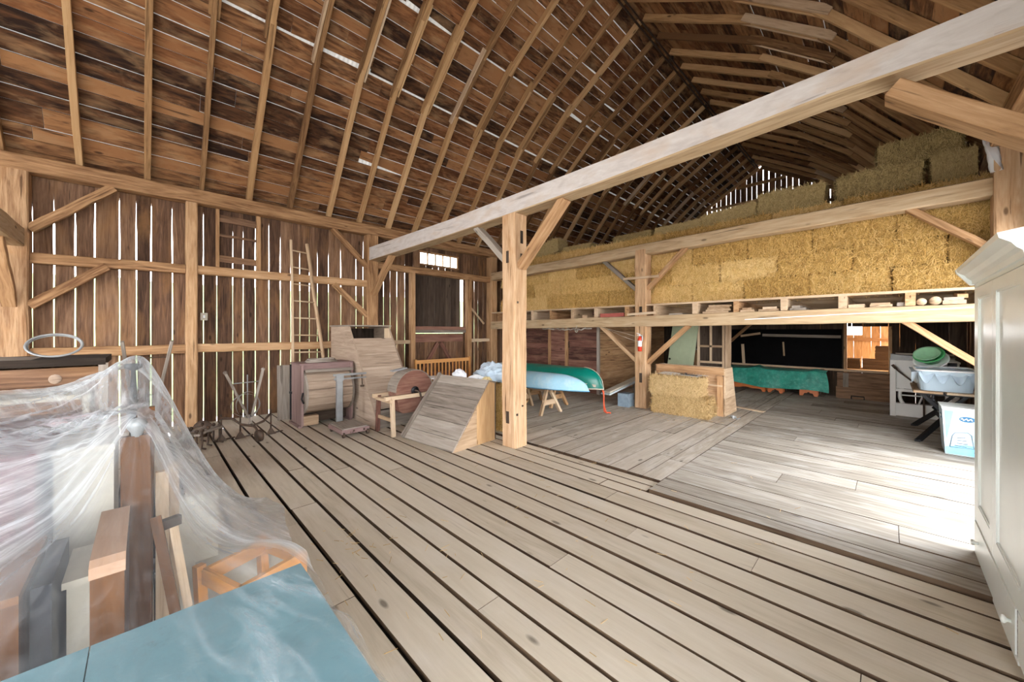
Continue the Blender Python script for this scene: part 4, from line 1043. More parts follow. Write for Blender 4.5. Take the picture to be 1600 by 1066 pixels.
# wooden feed box behind the bales
t=thing('feed_box','pale wooden slope sided feed box behind the floor straw bales','feed box',(8.1,2.85,0))
fl=.022
m=MB(); m.box(7.80,7.83,2.19,3.52,.80,.94); obj('front_board',m,M['timber'],t)
m=MB(); m.box(7.81,7.835,2.22,3.52,.55,.795); m.box(7.81,7.835,2.22,3.52,.28,.545); m.box(7.81,7.835,2.22,3.52,fl,.275); obj('front_panel',m,M['post'],t)
m=MB(); m.bar((7.775,2.245,fl),(7.775,2.245,.78),.04,.10,up=(0,1,0)); obj('front_post',m,M['timber'],t)
for y in (2.165,3.50):
    m=MB(); m.prism([(7.80,y,fl),(8.55,y,fl),(8.45,y,.35),(7.83,y,.35)],(0,.025,0)); m.prism([(7.80,y,.354),(8.449,y,.354),(8.25,y,.93),(7.80,y,.93)],(0,.025,0),L=(1,0,0)); obj('side_panel',m,M['tan'],t)
m=MB(); 
for z0,z1 in ((.03,.34),(.345,.62),(.625,.92)):
    g=lambda z: 8.56-.31*(z/.92)
    m.hexa([(g(z0)-.02,2.19,z0),(g(z0),2.19,z0),(g(z0),3.5,z0),(g(z0)-.02,3.5,z0),(g(z1)-.02,2.19,z1),(g(z1),2.19,z1),(g(z1),3.5,z1),(g(z1)-.02,3.5,z1)],L=(0,1,0))
obj('back_panel',m,M['tan'],t)
m=MB(); m.bar((7.76,2.20,.60),(7.77,2.6,.61),.02,.03); m.bar((7.765,2.52,.47),(7.77,2.60,.6),.02,.02); obj('latch_stick',m,M['tan'],t)
m=MB(); m.tube([(7.70,2.0,.04),(7.78,2.06,.05),(7.80,1.98,.04)],.016,6); m.ball((7.75,2.03,.055),.034,10,6,sq=(1,1.3,.9)); m.bar((7.72,1.96,.03),(7.82,1.93,.03),.02,.015); obj('iron_clamp',m,M['greymetal'],label='small metal clamp on the floor right of the feed box',cat='clamp')
m=MB(); m.bar((8.95,2.30,.032),(8.78,1.74,.032),.10,.02); obj('loose_plank',m,M['tan'],label='thin loose plank lying on the floor behind the feed box',cat='plank')
# ================================================================== under the loft
struct_gr=MB()
z0=0
# dark red board granary with front and side partition
mb=MB()
def hboards(m,x0,y0,x1,y1,za,zb,t=.022,hole=None):
    z=za; d=V((x1-x0,y1-y0,0)); L=d.length; d.normalize(); n=V((-d.y,d.x,0))
    while z<zb-.02:
        w=min(R.uniform(.16,.24),zb-z); c=V((x0,y0,z+w/2)); m.bar(c,c+d*L,t,w-.006); z+=w
hboards(mb,8.25,5.22,8.25,6.15,.022,2.15); hboards(mb,8.23,6.25,8.23,6.75,.022,2.15); hboards(mb,8.25,6.85,8.25,8.6,.022,2.15)
struct('wall_granary',mb,M['red'])
mb=MB(); hboards(mb,8.27,5.22,12.2,5.22,.022,2.15); struct('wall_granary',mb,M['grey'] if 0 else M['tan'] if 0 else M['timber'])
for lab,y in (('upright board post on the dark red granary front, right one',6.20),('upright board post on the dark red granary front, left one',6.80)):
    tim('partition_post',lab,'post',(8.225,y,.022),(8.225,y,2.15),.04,.10,M['timber'],up=(0,1,0),ch=.004,segs=4,jit=.003)
tim('partition_post','grey upright corner post at the right end of the dark red granary front','post',(8.22,5.2,.022),(8.22,5.2,2.15),.06,.07,M['grey'],up=(0,1,0),ch=.004,segs=4,jit=.003)
tim('partition_post','dark upright post in the granary side wall left of the loft post','post',(10.3,5.17,.022),(10.3,5.17,2.15),.09,.12,M['dark'],up=(0,1,0),ch=.004,segs=4,jit=.003)
m=MB(); m.bar((8.215,6.12,1.18),(8.215,6.12,1.36),.02,.02,up=(0,1,0)); m.bar((8.205,6.12,1.2),(8.19,6.12,1.34),.015,.015,up=(0,1,0)); obj('door_pull',m,M['iron'],label='slim iron pull handle on the dark red granary front',cat='handle')
# leaning green door
t=thing('panelled_door','pale green panelled door leaning sideways behind the loft post brace','door',(9.35,3.70,.025)); t.rotation_euler=(math.radians(6.0),math.radians(4),math.radians(4))
M['greenpaint']=plain('pale_green_paint',(.36,.42,.28),.5,0,.1,3)
m=MB(); W=.60; Hd=1.98
m.box(0,.03,-W/2,W/2,0,Hd,L=(0,0,1)); obj('leaf',m,M['greenpaint'],t,world=False)
for y in (-.13,.13):
    for z0,z1 in ((.12,.62),(.86,1.42),(1.55,1.86)):
        m=MB(); m.box(-.012,.0,y-.095,y+.095,z0,z1); m.box(-.02,-.012,y-.06,y+.06,z0+.035,z1-.035); obj('panel',m,M['greenpaint'],t,world=False)
m=MB(); m.ball((-.045,.25,.90),.026,10,8); obj('door_knob',m,M['blackiron'],t,world=False,label='black door knob')
# cupboard and window frame beyond
t=thing('small_cupboard','small brown wooden cupboard in the dark right of the green door','cupboard',(10.7,3.85,0))
m=MB(); m.box(10.6,10.95,3.66,4.05,.022,1.13,L=(0,0,1)); obj('body',m,M['tan'] if 0 else M['timber'],t)
m=MB(); m.box(10.57,10.97,3.64,4.07,1.13,1.15); obj('top',m,M['cream'],t)
m=MB(); m.box(10.585,10.6,3.70,4.01,.10,.80,L=(0,0,1)); obj('door',m,M['brown'],t)
t=thing('window_frame','tall old window frame with cross bars standing under the loft right of the green door','window frame',(9.6,2.98,0))
m=MB(); 
for y in (2.70,3.25): m.bar((9.6,y,.022),(9.6,y,1.95),.05,.05,up=(0,1,0))
obj('stile',m,M['tan'],t)
m=MB(); m.bar((9.6,2.975,.9),(9.6,2.975,1.95),.03,.05,up=(0,1,0)); obj('mullion',m,M['tan'],t)
for z in (.45,.90,1.28,1.9):
    m=MB(); m.bar((9.6,2.72,z),(9.6,3.23,z),.03,.05); obj('cross_bar',m,M['tan'],t)
m=MB(); m.box(9.66,9.68,2.68,3.27,.022,1.95,L=(0,0,1)); obj('back_board',m,M['dark'],t)
m=MB(); m.bar((9.56,2.60,.022),(9.60,2.60,1.95),.03,.12,up=(0,1,0)); obj('leaning_board',m,M['tan'],label='tall narrow board leaning just right of the old window frame',cat='board')
m=MB(); m.bar((9.57,2.52,.95),(9.62,3.0,.022),.04,.05); 
# posts and braces of the back wall
tim('timber_post','dark post of the back wall left of the black sheeting','post',(12.12,3.35,.022),(12.12,3.35,2.15),.16,.16,M['timber'],up=(0,1,0),segs=3,jit=.003)
tim('knee_brace','dark brace on the back wall above the left end of the green tarp','brace',(12.1,3.32,1.25),(12.1,2.55,2.0),.07,.10,M['timber'],up=(1,0,0),ch=.005,segs=2,jit=.002)
tim('wall_batten','short pale slat on the back wall at the top left of the black sheeting','batten',(12.16,2.98,1.50),(12.16,2.50,1.58),.02,.06,M['tan'],ch=.002,segs=1,jit=0)
tim('wall_batten','long grey batten along the top of the black sheeting','batten',(12.16,2.45,1.53),(12.16,.82,1.50),.02,.07,M['grey'],ch=.002,segs=1,jit=0)
tim('wall_batten','short upright stick hanging in the middle of the black sheeting','batten',(12.16,1.98,1.35),(12.16,1.96,.98),.02,.035,M['tan'],up=(0,1,0),ch=.002,segs=1,jit=0)
tim('wall_batten','short upright pale board at the left part of the black sheeting','batten',(12.16,2.93,1.27),(12.16,2.9,.72),.02,.07,M['tan'],up=(0,1,0),ch=.002,segs=1,jit=0)
tim('wall_batten','long thin pale rail along the bottom of the black sheeting','batten',(12.16,3.2,.70),(12.16,.0,.68),.05,.05,M['tan'],ch=.002,segs=2,jit=.002)
m=MB(); m.surf(40,24,lambda u,v:(12.195+.018*mnoise.noise(V((u*9,v*4,1)))+.01*math.sin(25*u+6*v),.80+2.42*u,.72+.97*v)); obj('black_sheeting',m,M['black'],label='black plastic sheeting nailed over the back wall under the loft',cat='plastic sheet')
m=MB(); m.box(12.17,12.25,.71,.77,.02,2.0,L=(0,0,1)); m.box(12.17,12.25,-.06,.0,.66,1.75,L=(0,0,1)); m.box(12.15,12.27,0,.71,.655,.69); struct('trim_1',m,M['timber'])
# covered bench of drawers
M['orangepaint']=wood('orange_varnished_chest',(.42,.09,.02),(.62,.17,.045),(.72,.26,.08),rough=.4,var=.1,grain=.4,bump=.05,spec=.5)
def chest(lab,x0,x1,y0,y1,h,foot):
    t=thing('low_chest',lab,'chest',((x0+x1)/2,(y0+y1)/2,.022))
    m=MB(); m.box(x0+.02,x1,y0+.02,y1-.02,.13,h,L=(0,1,0)); obj('body',m,M['orangepaint'],t)
    n=16; P=[(x0,y0,.022),(x0,y0+.07,.022)]
    for k in range(n+1):
        u=k/n; y=y0+.09+(y1-y0-.18)*u; P.append((x0,y,.065+.045*max(0,math.sin(math.pi*u))**.5+.012*math.cos(u*4*math.pi)))
    P+=[(x0,y1-.07,.022),(x0,y1,.022),(x0,y1,.2),(x0,y0,.2)]
    m=MB(); m.prism(P,(.02,0,0),L=(0,1,0)); obj('apron',m,M['orangepaint'],t)
    for y in (y0+.03,y1-.03):
        m=MB(); m.bar((x1-.05,y,.022),(x1-.05,y,.14),.05,.05,up=(0,1,0)); obj('foot',m,M['orangepaint'],t)
    return t
chest('low orange chest with a scalloped base under the left half of the green tarp',11.72,12.08,2.30,3.22,.62,0)
chest('low red orange chest standing on shaped feet under the middle of the green tarp',11.74,12.08,1.92,2.25,.60,0)
chest('small red chest with shaped feet under the right end of the green tarp',11.76,12.08,1.22,1.58,.60,0)
m=MB()
def tarp(u,v):
    y=3.34-2.28*u; hem=.235+.035*math.sin(8*u+1)-.09*u
    fold=.05*abs(math.sin(9.5*u+.6))+.02*mnoise.noise(V((u*8,v*3,2)))
    ridge=.05*math.exp(-((u-.36)/.05)**2)+.03*math.exp(-((u-.9)/.05)**2)
    if v<.35: s=v/.35; return (12.11-.40*s,y,.655+ridge+.012*mnoise.noise(V((u*9,v*5,0)))-.02*s)
    s=(v-.35)/.65; top=.635+ridge; sw=.17*math.sin(6.2*u*1.6+.9)*s*(1-s)
    return (11.705-.10*s**.8-fold*s,y-.09*s*(u-.3)+sw*.5,top+(hem-top)*s)
m.surf(90,30,tarp)
obj('green_tarp',m,plain('green_tarp',(.03,.30,.225),.45,0,.3,7,col2=(.13,.46,.36),amt=.6),label='green tarpaulin draped over the row of low orange chests',cat='tarp')
# old wooden box under the opening
t=thing('wall_box','weathered long wooden box with an iron handle under the opening in the back wall','box',(12.05,.44,.022))
m=MB(); m.box(11.98,12.18,-.1,.90,.022,.30,L=(0,1,0)); m.box(12.0,12.18,-.1,.88,.305,.64,L=(0,1,0)); obj('body',m,M['wall'],t)
m=MB(); m.bar((11.97,.72,.30),(11.97,.72,.63),.02,.10,up=(0,1,0)); obj('cleat',m,M['grey'],t)
m=MB(); m.tube([(11.975,.62,.03),(11.945,.62,.10),(11.945,.40,.10),(11.975,.40,.03)],.014,6); obj('handle',m,M['blackiron'],t)
# bundles in the next room
t=thing('low_bench','rough low bench in the bright next room','bench',(13.75,.3,.02))
m=MB(); m.box(13.5,14.2,-.5,1.0,.58,.63,L=(0,1,0)); obj('top',m,M['cedar'],t)
for y in (-.4,.9):
    m=MB(); m.box(13.55,14.15,y-.03,y+.03,.02,.58,L=(0,0,1)); obj('leg',m,M['cedar'],t)
def bundle(lab,x0,x1,y0,y1,z0,z1):
    m=MB(); z=z0
    while z<z1-.01: m.box(x0+R.uniform(0,.02),x1,y0+R.uniform(0,.015),y1-R.uniform(0,.015),z,z+.026,L=(0,1,0)); z+=.03
    obj('board_bundle',m,M['brownmill'] if 0 else M['brown'],label=lab,cat='bundle',group='bundles in the next room')
bundle('small brown bundle of thin boards in the next room, left in the opening',13.52,13.9,.53,.83,.632,.90)
bundle('wide brown bundle of thin boards in the next room, bottom right in the opening',13.52,13.95,-.35,.49,.632,.89)
bundle('upper brown bundle of thin boards in the next room, resting on the wide one',13.54,13.95,-.35,.25,.893,1.24)
m=MB(); m.bar((15.44,-1,1.39),(15.44,4,1.39),.06,.10); m.bar((15.44,-1,2.05),(15.44,4,2.05),.06,.10); obj('wall_girt',m,M['cedar'],label='orange girt on the bright back wall of the next room',cat='rail')
# boards lying on the lower loft beam
bz=lambda y:1.815+.07*(8.4-y)/9.4+.1145
nb=0
def offcut(lab,y0,y1,k=0,h=.035,x=7.45,ln=.6,mat='tan',dx=0):
    y=(y0+y1)/2; z=bz(y)+.037*k; m=MB(); m.bar((x+R.uniform(-.01,.02)+dx,y,z+h/2),(x+ln,y+R.uniform(-.01,.01),z+h/2),abs(y1-y0),h); obj('offcut_board',m,M[mat],label=lab,cat='board',group='boards on the lower loft beam')
offcut('small square block on the loft beam above the canoe',5.17,5.03,h=.07)
m=MB(); m.bar((7.47,4.66,bz(4.4)+.04),(7.50,4.08,bz(4.1)+.045),.05,.08); obj('red_board',m,plain('faded_red_paint',(.40,.10,.08),.7),label='faded red board lying on the loft beam just left of the loft post',cat='board')
offcut('thin curled board on the loft beam right of the loft post',3.08,2.82,h=.025,mat='grey')
offcut('bottom board of the neat stack above the green door',2.46,2.02,0); offcut('second board of the neat stack above the green door',2.40,1.98,1); offcut('third board of the neat stack above the green door, slightly shorter',2.38,2.0,2); offcut('top board of the neat stack above the green door',2.35,1.97,3)
offcut('lower board left of the thick joist above the old window frame',1.83,1.62,0); offcut('upper board left of the thick joist above the old window frame',1.80,1.66,1)
offcut('broad lower board on the loft beam above the left of the black sheeting',1.56,1.27,0); offcut('upper short board on the loft beam above the left of the black sheeting',1.50,1.30,1)
offcut('lower grey board on the loft beam above the middle of the black sheeting',1.13,.92,0,mat='grey'); offcut('upper grey board on the loft beam above the middle of the black sheeting',1.10,.99,1,mat='grey')
offcut('single board on the loft beam above the opening to the next room, left one',.42,.245,0,h=.05)
offcut('lower board on the loft beam above the opening to the next room, right one',.19,-.04,0); offcut('upper thin board on the loft beam above the opening to the next room, right one',.18,-.02,1,h=.02)
offcut('small stub on the loft beam just left of the dark joist at the right',-.085,-.165,0,h=.05,mat='grey')
for lab,y,r in (('short split log on the loft beam beside the dark joist',-.315,.048),('thicker split log on the loft beam near the wardrobe',-.44,.055)):
    m=MB(); m.lathe([(0,0),(r,0),(r*1.03,.2),(r,.5),(0,.5)],(7.46,y,bz(y)+r),(1,0,.0),14); obj('split_log',m,M['tan'],label=lab,cat='log')
offcut('lower dark block on the loft beam at the corner of the wardrobe',-.50,-.70,0,h=.05); offcut('upper dark block on the loft beam at the corner of the wardrobe',-.51,-.68,1.35,h=.04,mat='grey')
m=MB(); m.bar((7.46,-.67,bz(-.6)+.10),(7.9,-.67,bz(-.6)+.15),.09,.05); obj('offcut_board',m,M['timber'],label='short tilted chunk of wood on top of the blocks by the wardrobe',cat='board')
m=MB(); m.bar((7.398,1.75,1.845),(7.398,-.75,1.945),.008,.012); obj('conduit',m,M['plasticwhite'],label='thin pale cable running along the face of the lower loft beam',cat='cable')
m=lump((7.30,-1.0,3.96),.05,.07,.16,31,amp=.4,flat=False); 
m=MB(); m.surf(8,14,lambda u,v:(7.28+.12*u+.02*math.sin(9*v),-.86+.05*math.sin(7*u+4*v)-.06*v,4.10-.52*v)); obj('plastic_scrap',m,M['bag'],label='torn strip of white plastic hanging at the top of the reddish right post',cat='plastic sheet')
# ================================================================== right hand things
# white painted machine with a wheel
t=thing('seed_cleaner','white painted old wooden cleaning machine with an iron wheel and levers by the right wall','machine',(10.6,-.45,.022))
for y in (-.06,-.84):
    for x in (10.24,11.0):
        m=MB(); m.bar((x,y,.022),(x,y,1.06),.08,.08,up=(0,1,0),ch=.004); obj('corner_post',m,M['whitepaint'],t)
for z,h,x in ((1.02,.09,10.22),(.52,.05,10.22),(.84,.05,10.22)):
    m=MB(); m.box(x,x+.04,-.80,-.10,z-h/2,z+h/2); obj('front_rail',m,M['whitepaint'],t)
m=MB(); m.box(10.23,10.26,-.80,-.10,.03,.27); obj('bottom_panel',m,M['whitepaint'],t)
m=MB(); m.box(10.26,10.98,-.08,-.05,.03,1.0); m.box(10.26,10.28,-.80,-.10,.55,.82); m.box(10.2,10.22,-.46,-.16,.60,.79); m.box(10.25,10.27,-.80,-.10,.86,1.0); obj('inner_panel',m,M['whitepaint'],t)
m=MB(); P=[(10.32,-.45+.30*math.cos(a),.42+.30*math.sin(a)) for a in [2*math.pi*k/32 for k in range(32)]]; m.tube(P,.028,8,closed=True)
for k in range(5):
    a=2*math.pi*k/5; m.tube([(10.32,-.45,.42),(10.32,-.45+.29*math.cos(a),.42+.29*math.sin(a))],.014,6)
obj('wheel',m,M['whitepaint'],t)
m=MB(); m.tube([(10.18,-.06,1.0),(10.15,-.12,.90),(10.15,-.36,.66)],.014,6); m.tube([(10.15,-.05,1.0),(10.15,-.10,.93)],.024,6); obj('lever',m,M['iron'],t)
m=MB(); m.tube([(10.15,-.45,.93),(10.15,-.46,.03)],.014,6); m.box(10.13,10.18,-.55,-.36,.86,.90); m.box(10.14,10.17,-.52,-.40,.72,.75); obj('iron_rod',m,M['iron'],t)
m=MB(); m.box(10.18,11.05,-.89,-.02,1.06,1.09); obj('top',m,M['whitepaint'],t)
m=MB(); m.hexa([(10.22,-.36,1.09),(10.5,-.36,1.09),(10.5,-.03,1.09),(10.22,-.03,1.09),(10.22,-.36,1.17),(10.5,-.36,1.17),(10.5,-.03,1.20),(10.22,-.03,1.20)]); obj('tray',m,M['greymetal'],t)
m=MB(); m.bar((10.6,-.10,1.13),(10.6,-.86,1.13),.05,.03); m.bar((10.75,-.10,1.19),(10.75,-.86,1.19),.05,.03); obj('slat',m,M['cream'],t)
# folding workbench
t=thing('folding_workbench','folding workbench with black splayed legs at the right, under the blue plastic tub','workbench',(8.6,-.6,.022))
m=MB(); m.box(8.12,9.3,-.55,-.26,.735,.765); m.box(8.12,9.3,-.88,-.585,.735,.765); obj('top_board',m,M['tan'],t)
for x,sx in ((8.40,-1),(9.1,1)):
    for y0,y1 in ((-.30,-.62),(-.84,-.52)):
        m=MB(); m.bar((x+sx*.30,y0,.022),(x,y1,.42),.04,.06); obj('leg',m,M['blackiron'],t)
    m=MB(); m.bar((x,-.32,.73),(x,-.60,.40),.04,.06,up=(1,0,0)); m.bar((x,-.82,.73),(x,-.54,.40),.04,.06,up=(1,0,0)); m.bar((x,-.84,.71),(x,-.30,.71),.05,.05); obj('frame',m,M['blackiron'],t)
    for y0 in (-.30,-.84):
        m=MB(); m.box(x+sx*.30-.05,x+sx*.30+.05,y0-.03,y0+.03,.022,.045); obj('foot_pad',m,M['blackiron'],t)
m=MB(); m.bar((8.40,-.57,.40),(9.1,-.57,.40),.05,.06); obj('step_board',m,M['blackiron'],t)
m=MB(); m.tube([(8.11,-.45,.70),(8.04,-.45,.70)],.014,6); m.ball((8.03,-.45,.66),.02,8,6); m.tube([(8.03,-.45,.64),(8.03,-.45,.74)],.008,6); obj('vise_crank',m,M['blackiron'],t)
# blue tub
M['tub']=film('pale_blue_clear_plastic',(.62,.78,.90),.62,.2)
t=thing('plastic_tub','pale blue translucent plastic tub wrapped in film on the folding workbench','tub',(8.6,-.58,.766))
m=MB(); 
def tubf(u,v):
    a=2*math.pi*u; e=.28; cx=math.copysign(abs(math.cos(a))**e,math.cos(a)); cy=math.copysign(abs(math.sin(a))**e,math.sin(a)); k=.86+.14*v+.012*math.sin(60*u)*(1 if v>.55 else .2)
    return (8.62+.48*cx*k,-.585+.30*cy*k,.768+.30*v)
m.surf(90,10,tubf); m.surf(2,2,lambda u,v:(8.22+.8*u,-.83+.49*v,.772)); obj('tub_body',m,M['tub'],t)
m=MB(); m.tube([tubf(k/60,1.0) for k in range(60)],.014,6,closed=True); obj('rim',m,M['plasticwhite'],t)
m=MB(); m.surf(30,30,lambda u,v:(8.10+1.04*u,-.93+.69*v,1.062+.03*mnoise.noise(V((u*6,v*6,4)))-(.16 if u<.05 else 0)*abs(math.sin(v*14))-.02)); obj('film_cover',m,M['bluefilm'],t)
t=thing('plastic_basins','green and white plastic basins stacked tilted behind the blue tub','basin',(9.3,-.55,.766))
def basin(c,r0,r1,h,tilt,mat,n=32):
    m=MB(); Rm=Matrix.Rotation(tilt,3,V((.4,1,0)).normalized())
    for rr,hh in (((r0,0),(r1,h)),((r0-.012,.012),(r1-.012,h))):pass
    prof=[(0,0),(r0,0),(r1,h),(r1+.02,h),(r1+.02,h+.008),(r1-.008,h+.005),(r0-.01,.012),(0,.012)]
    m.lathe(prof,(0,0,0),n=n,cap=False)
    m.v=[Rm@p+V(c) for p in m.v]; return m
m=MB(); m.box(9.12,9.5,-.80,-.35,.766,1.07); obj('carton',m,M['plasticwhite'],t)
obj('green_basin',basin((9.28,-.50,1.16),.10,.165,.13,-.75,0),plain('green_plastic',(.10,.50,.18),.3),t); obj('white_basin',basin((9.30,-.52,1.09),.12,.19,.11,-.75,0),M['plasticwhite'],t)
obj('green_basin',basin((9.26,-.47,1.20),.08,.14,.10,-.75,0),plain('pale_green_plastic',(.35,.68,.42),.3),t)
m=MB(); m.lathe([(0,0),(.05,0),(.05,.06),(0,.06)],(9.2,-.72,1.07),n=14); obj('black_pot',m,M['blackiron'],t)
# printed appliance box
M['print']=plain('white_blue_carton',(.62,.70,.75),.55,0,.03,2,col2=(.36,.60,.78),amt=.8,lo=.42,hi=.62)
M['logo']=plain('dark_blue_print',(.03,.14,.28),.5); M['ink']=plain('grey_print_line',(.12,.17,.22),.6); M['printblue']=plain('light_blue_print',(.22,.50,.74),.5,0,.12,8)
t=thing('appliance_carton','pale blue and white printed cardboard carton on the floor by the white wardrobe','carton',(7.9,-.72,.022))
m=MB(); m.hexa([(7.56,-.88,.024),(8.04,-.88,.024),(8.04,-.53,.024),(7.56,-.53,.024),(7.54,-.90,.63),(8.06,-.90,.63),(8.06,-.50,.63),(7.54,-.50,.63)]); obj('box',m,M['print'],t)
m=MB(); m.hexa([(7.535,-.905,.625),(8.065,-.905,.625),(8.065,-.495,.625),(7.535,-.495,.625),(7.535,-.905,.64),(8.065,-.905,.64),(8.065,-.495,.64),(7.535,-.495,.64)]); obj('lid_flap',m,M['greymetal'] if 0 else M['cabinet'],t)
fx=lambda z:7.56-.02*(z-.024)/.606-.0025
def oval(c,ry,rz,axis='x'):
    m=MB(); P=[]
    for k in range(24):
        a=2*math.pi*k/24
        P.append((fx(c[1]+rz*math.sin(a)),c[0]+ry*math.cos(a),c[1]+rz*math.sin(a)) if axis=='x' else (c[0]+ry*math.cos(a),-.53+.03*(c[1]-.024)/.606+.004,c[1]+rz*math.sin(a)))
    m.prism(P,(.002,0,0) if axis=='x' else (0,-.002,0)); return m
obj('logo_oval',oval((-.715,.50),.07,.036),M['logo'],t,label='dark blue oval logo on the front')
m=MB(); z=.50; m.tube([(fx(.5)-.002,-.66-.012*k,z+.014*math.sin(2.1*k)) for k in range(9)],.006,5); obj('logo_letters',m,M['plasticwhite'],t)
obj('logo_oval',oval((7.75,.50),.10,.036,'y'),M['logo'],t); m=MB(); m.tube([(7.69+.013*k,-.502,.50+.013*math.sin(2.1*k)) for k in range(9)],.006,5); obj('logo_letters',m,M['plasticwhite'],t)
m=MB(); m.prism([(fx(.03)-.001,-.875,.03),(fx(.03)-.001,-.535,.03),(fx(.12)-.001,-.53,.12),(fx(.17)-.001,-.70,.17),(fx(.15)-.001,-.878,.15)],(.002,0,0)); m.prism([(fx(.2)-.001,-.54,.2),(fx(.6)-.001,-.52,.6),(fx(.6)-.001,-.60,.6)],(.002,0,0)); obj('printed_panel',m,M['printblue'],t,label='light blue printed panel')
m=MB(); f=lambda y,z:(fx(z)-.002,y+.03,z)
for path in ([(-.60,.12),(-.62,.27),(-.64,.31),(-.75,.33),(-.78,.30),(-.80,.13),(-.60,.12)],[(-.66,.25),(-.73,.26)],[(-.66,.22),(-.74,.22)],[(-.66,.18),(-.75,.18)],[(-.80,.14),(-.83,.10),(-.80,.08)],[(-.64,.15),(-.74,.14)]):
    m.tube([f(*p) for p in path],.0045,5)
obj('line_drawing',m,M['ink'],t)
# white wardrobe
t=thing('white_wardrobe','tall pale cream wardrobe with panelled doors and a moulded cornice at the right edge','wardrobe',(3.62,-.75,0))
YF=-.447; x0,x1=2.86,4.36
m=MB(); m.box(x0,x1,-.885,YF-.02,.03,1.99,L=(0,0,1)); obj('carcass',m,M['cabinet'],t)
m=MB(); P=[(YF+.0,1.99),(YF+.012,1.99),(YF+.018,2.02),(YF+.035,2.035),(YF+.05,2.06),(YF+.085,2.085),(YF+.09,2.11),(YF-.02,2.13),(-.89,2.13),(-.89,1.99)]
m.prism([(x0-.02,a,b) for a,b in P],(x1-x0+.0,0,0),L=(1,0,0)); obj('cornice',m,M['cabinet'],t)
m=MB(); m.prism([(x1+.0,-.89,1.99),(x1,YF+.02,1.99),(x1,YF+.085,2.085),(x1,YF+.09,2.11),(x1,-.89,2.13)],(.05,0,0),L=(0,1,0)); obj('cornice_return',m,M['cabinet'],t)
def doorp(xa,xb,za,zb,pa,pb,pza,pzb):
    m=MB(); y0=YF-.02; y1=YF
    m.box(xa,pa,y0,y1,za,zb,L=(0,0,1)); m.box(pb,xb,y0,y1,za,zb,L=(0,0,1)); m.box(pa,pb,y0,y1,za,pza,L=(1,0,0)); m.box(pa,pb,y0,y1,pzb,zb,L=(1,0,0))
    d=obj('door',m,M['cabinet'],t); m=MB(); m.box(pa,pb,y0-.002,y1-.012,pza,pzb,L=(0,0,1)); 
    obj('door_panel',m,M['cabinet'],d)
    m=MB(); w=.012
    for a,b,c,e in ((pa,pa+w,pza,pzb),(pb-w,pb,pza,pzb),(pa,pb,pza,pza+w),(pa,pb,pzb-w,pzb)): m.box(a,b,y1-.012,y1-.004,c,e)
    obj('panel_moulding',m,M['cabinet'],d); return d
doorp(3.69,4.33,.285,1.96,3.785,4.215,.40,1.885)
doorp(2.90,3.684,.285,1.96,3.0,3.59,.39,1.89)
m=MB(); m.box(3.085,4.33,YF-.02,YF+.004,.035,.262,L=(1,0,0)); dr=obj('drawer',m,M['cabinet'],t)
for x in (4.16,3.17):
    m=MB(); m.lathe([(0,0),(.010,0),(.009,.012),(.019,.020),(.021,.028),(.014,.034),(0,.035)],(x,YF+.004,.155),(0,1,0),16); obj('knob',m,M['greymetal'] if 0 else M['cabinet'],dr)
m=MB(); m.box(3.055,3.083,YF-.02,YF-.002,.035,.262,L=(0,0,1)); obj('worn_strip',m,plain('chipped_paint',(.45,.45,.43),.6,0,.3,30,col2=(.03,.03,.03),amt=.9,lo=.48,hi=.55),t,label='dark chipped strip beside the drawer')
m=MB(); m.box(2.86,3.053,YF-.02,YF,.03,.27,L=(0,0,1)); m.box(3.053,4.36,YF-.02,YF,.0,.033); m.box(4.332,4.36,YF-.02,YF,.033,1.99,L=(0,0,1)); m.box(2.86,4.36,YF-.02,YF,1.965,1.99); m.box(2.86,4.36,YF-.02,YF-.003,.263,.284); obj('face_frame',m,M['cabinet'],t)
m=MB(); m.box(2.9,4.34,-.87,YF-.03,0,.03); obj('plinth',m,M['cabinet'],t)
M['brownlight']=wood('light_brown_wood',(.18,.10,.055),(.33,.20,.125),(.45,.31,.22),rough=.5,var=.2,grain=.5,bump=.05,spec=.12)  # lighter brown for the top of the arm box
# ================================================================== furniture under the clear plastic sheet
t=thing('teal_table','worn teal painted table top in the lower left foreground','table',(-.3,1.2,0))
m=MB(); 
for a,b in ((-1.05,-.62),(-.62,-.12),(-.12,.452)): m.box(a+.0015,b-.0015,.55,1.688,.665,.70,L=(0,1,0))
obj('table_top',m,M['teal'],t)
m=MB(); m.box(-1.0,.40,.62,.64,.56,.665); m.box(-1.0,.40,1.60,1.62,.56,.665); m.box(-1.0,-.98,.64,1.6,.56,.665,L=(0,1,0)); m.box(.38,.40,.64,1.6,.56,.665,L=(0,1,0)); obj('apron',m,M['teal'],t)
for x in (-.97,.37):
    for y in (.65,1.59):
        m=MB(); m.bar((x,y,0),(x,y,.66),.055,.055,up=(0,1,0)); obj('leg',m,M['teal'],t)
t=thing('maroon_dresser','dark maroon dresser under the clear plastic, at the left edge behind the teal table','dresser',(-.75,2.9,0))
m=MB(); m.box(-1.15,-.325,2.46,3.3,.06,1.12,L=(1,0,0)); obj('body',m,M['maroon'],t)
m=MB(); m.box(-1.18,-.31,2.43,3.32,1.12,1.15); obj('top',m,M['maroon'],t)
for z in (.14,.46,.78):
    m=MB(); m.box(-1.10,-.37,2.44,2.46,z,z+.29); d=obj('drawer',m,M['maroon'],t)
    for x in (-.5,-.95):
        m=MB(); m.ball((x,2.425,z+.145),.018,8,6); obj('knob',m,M['iron'],d)
for x in (-1.1,-.38):
    for y in (2.52,3.24):
        m=MB(); m.bar((x,y,0),(x,y,.07),.06,.06,up=(0,1,0)); obj('foot',m,M['maroon'],t)
t=thing('tall_board_post','tall brown bed post board standing under the top of the plastic sheet','bed post',(-.03,2.5,0))
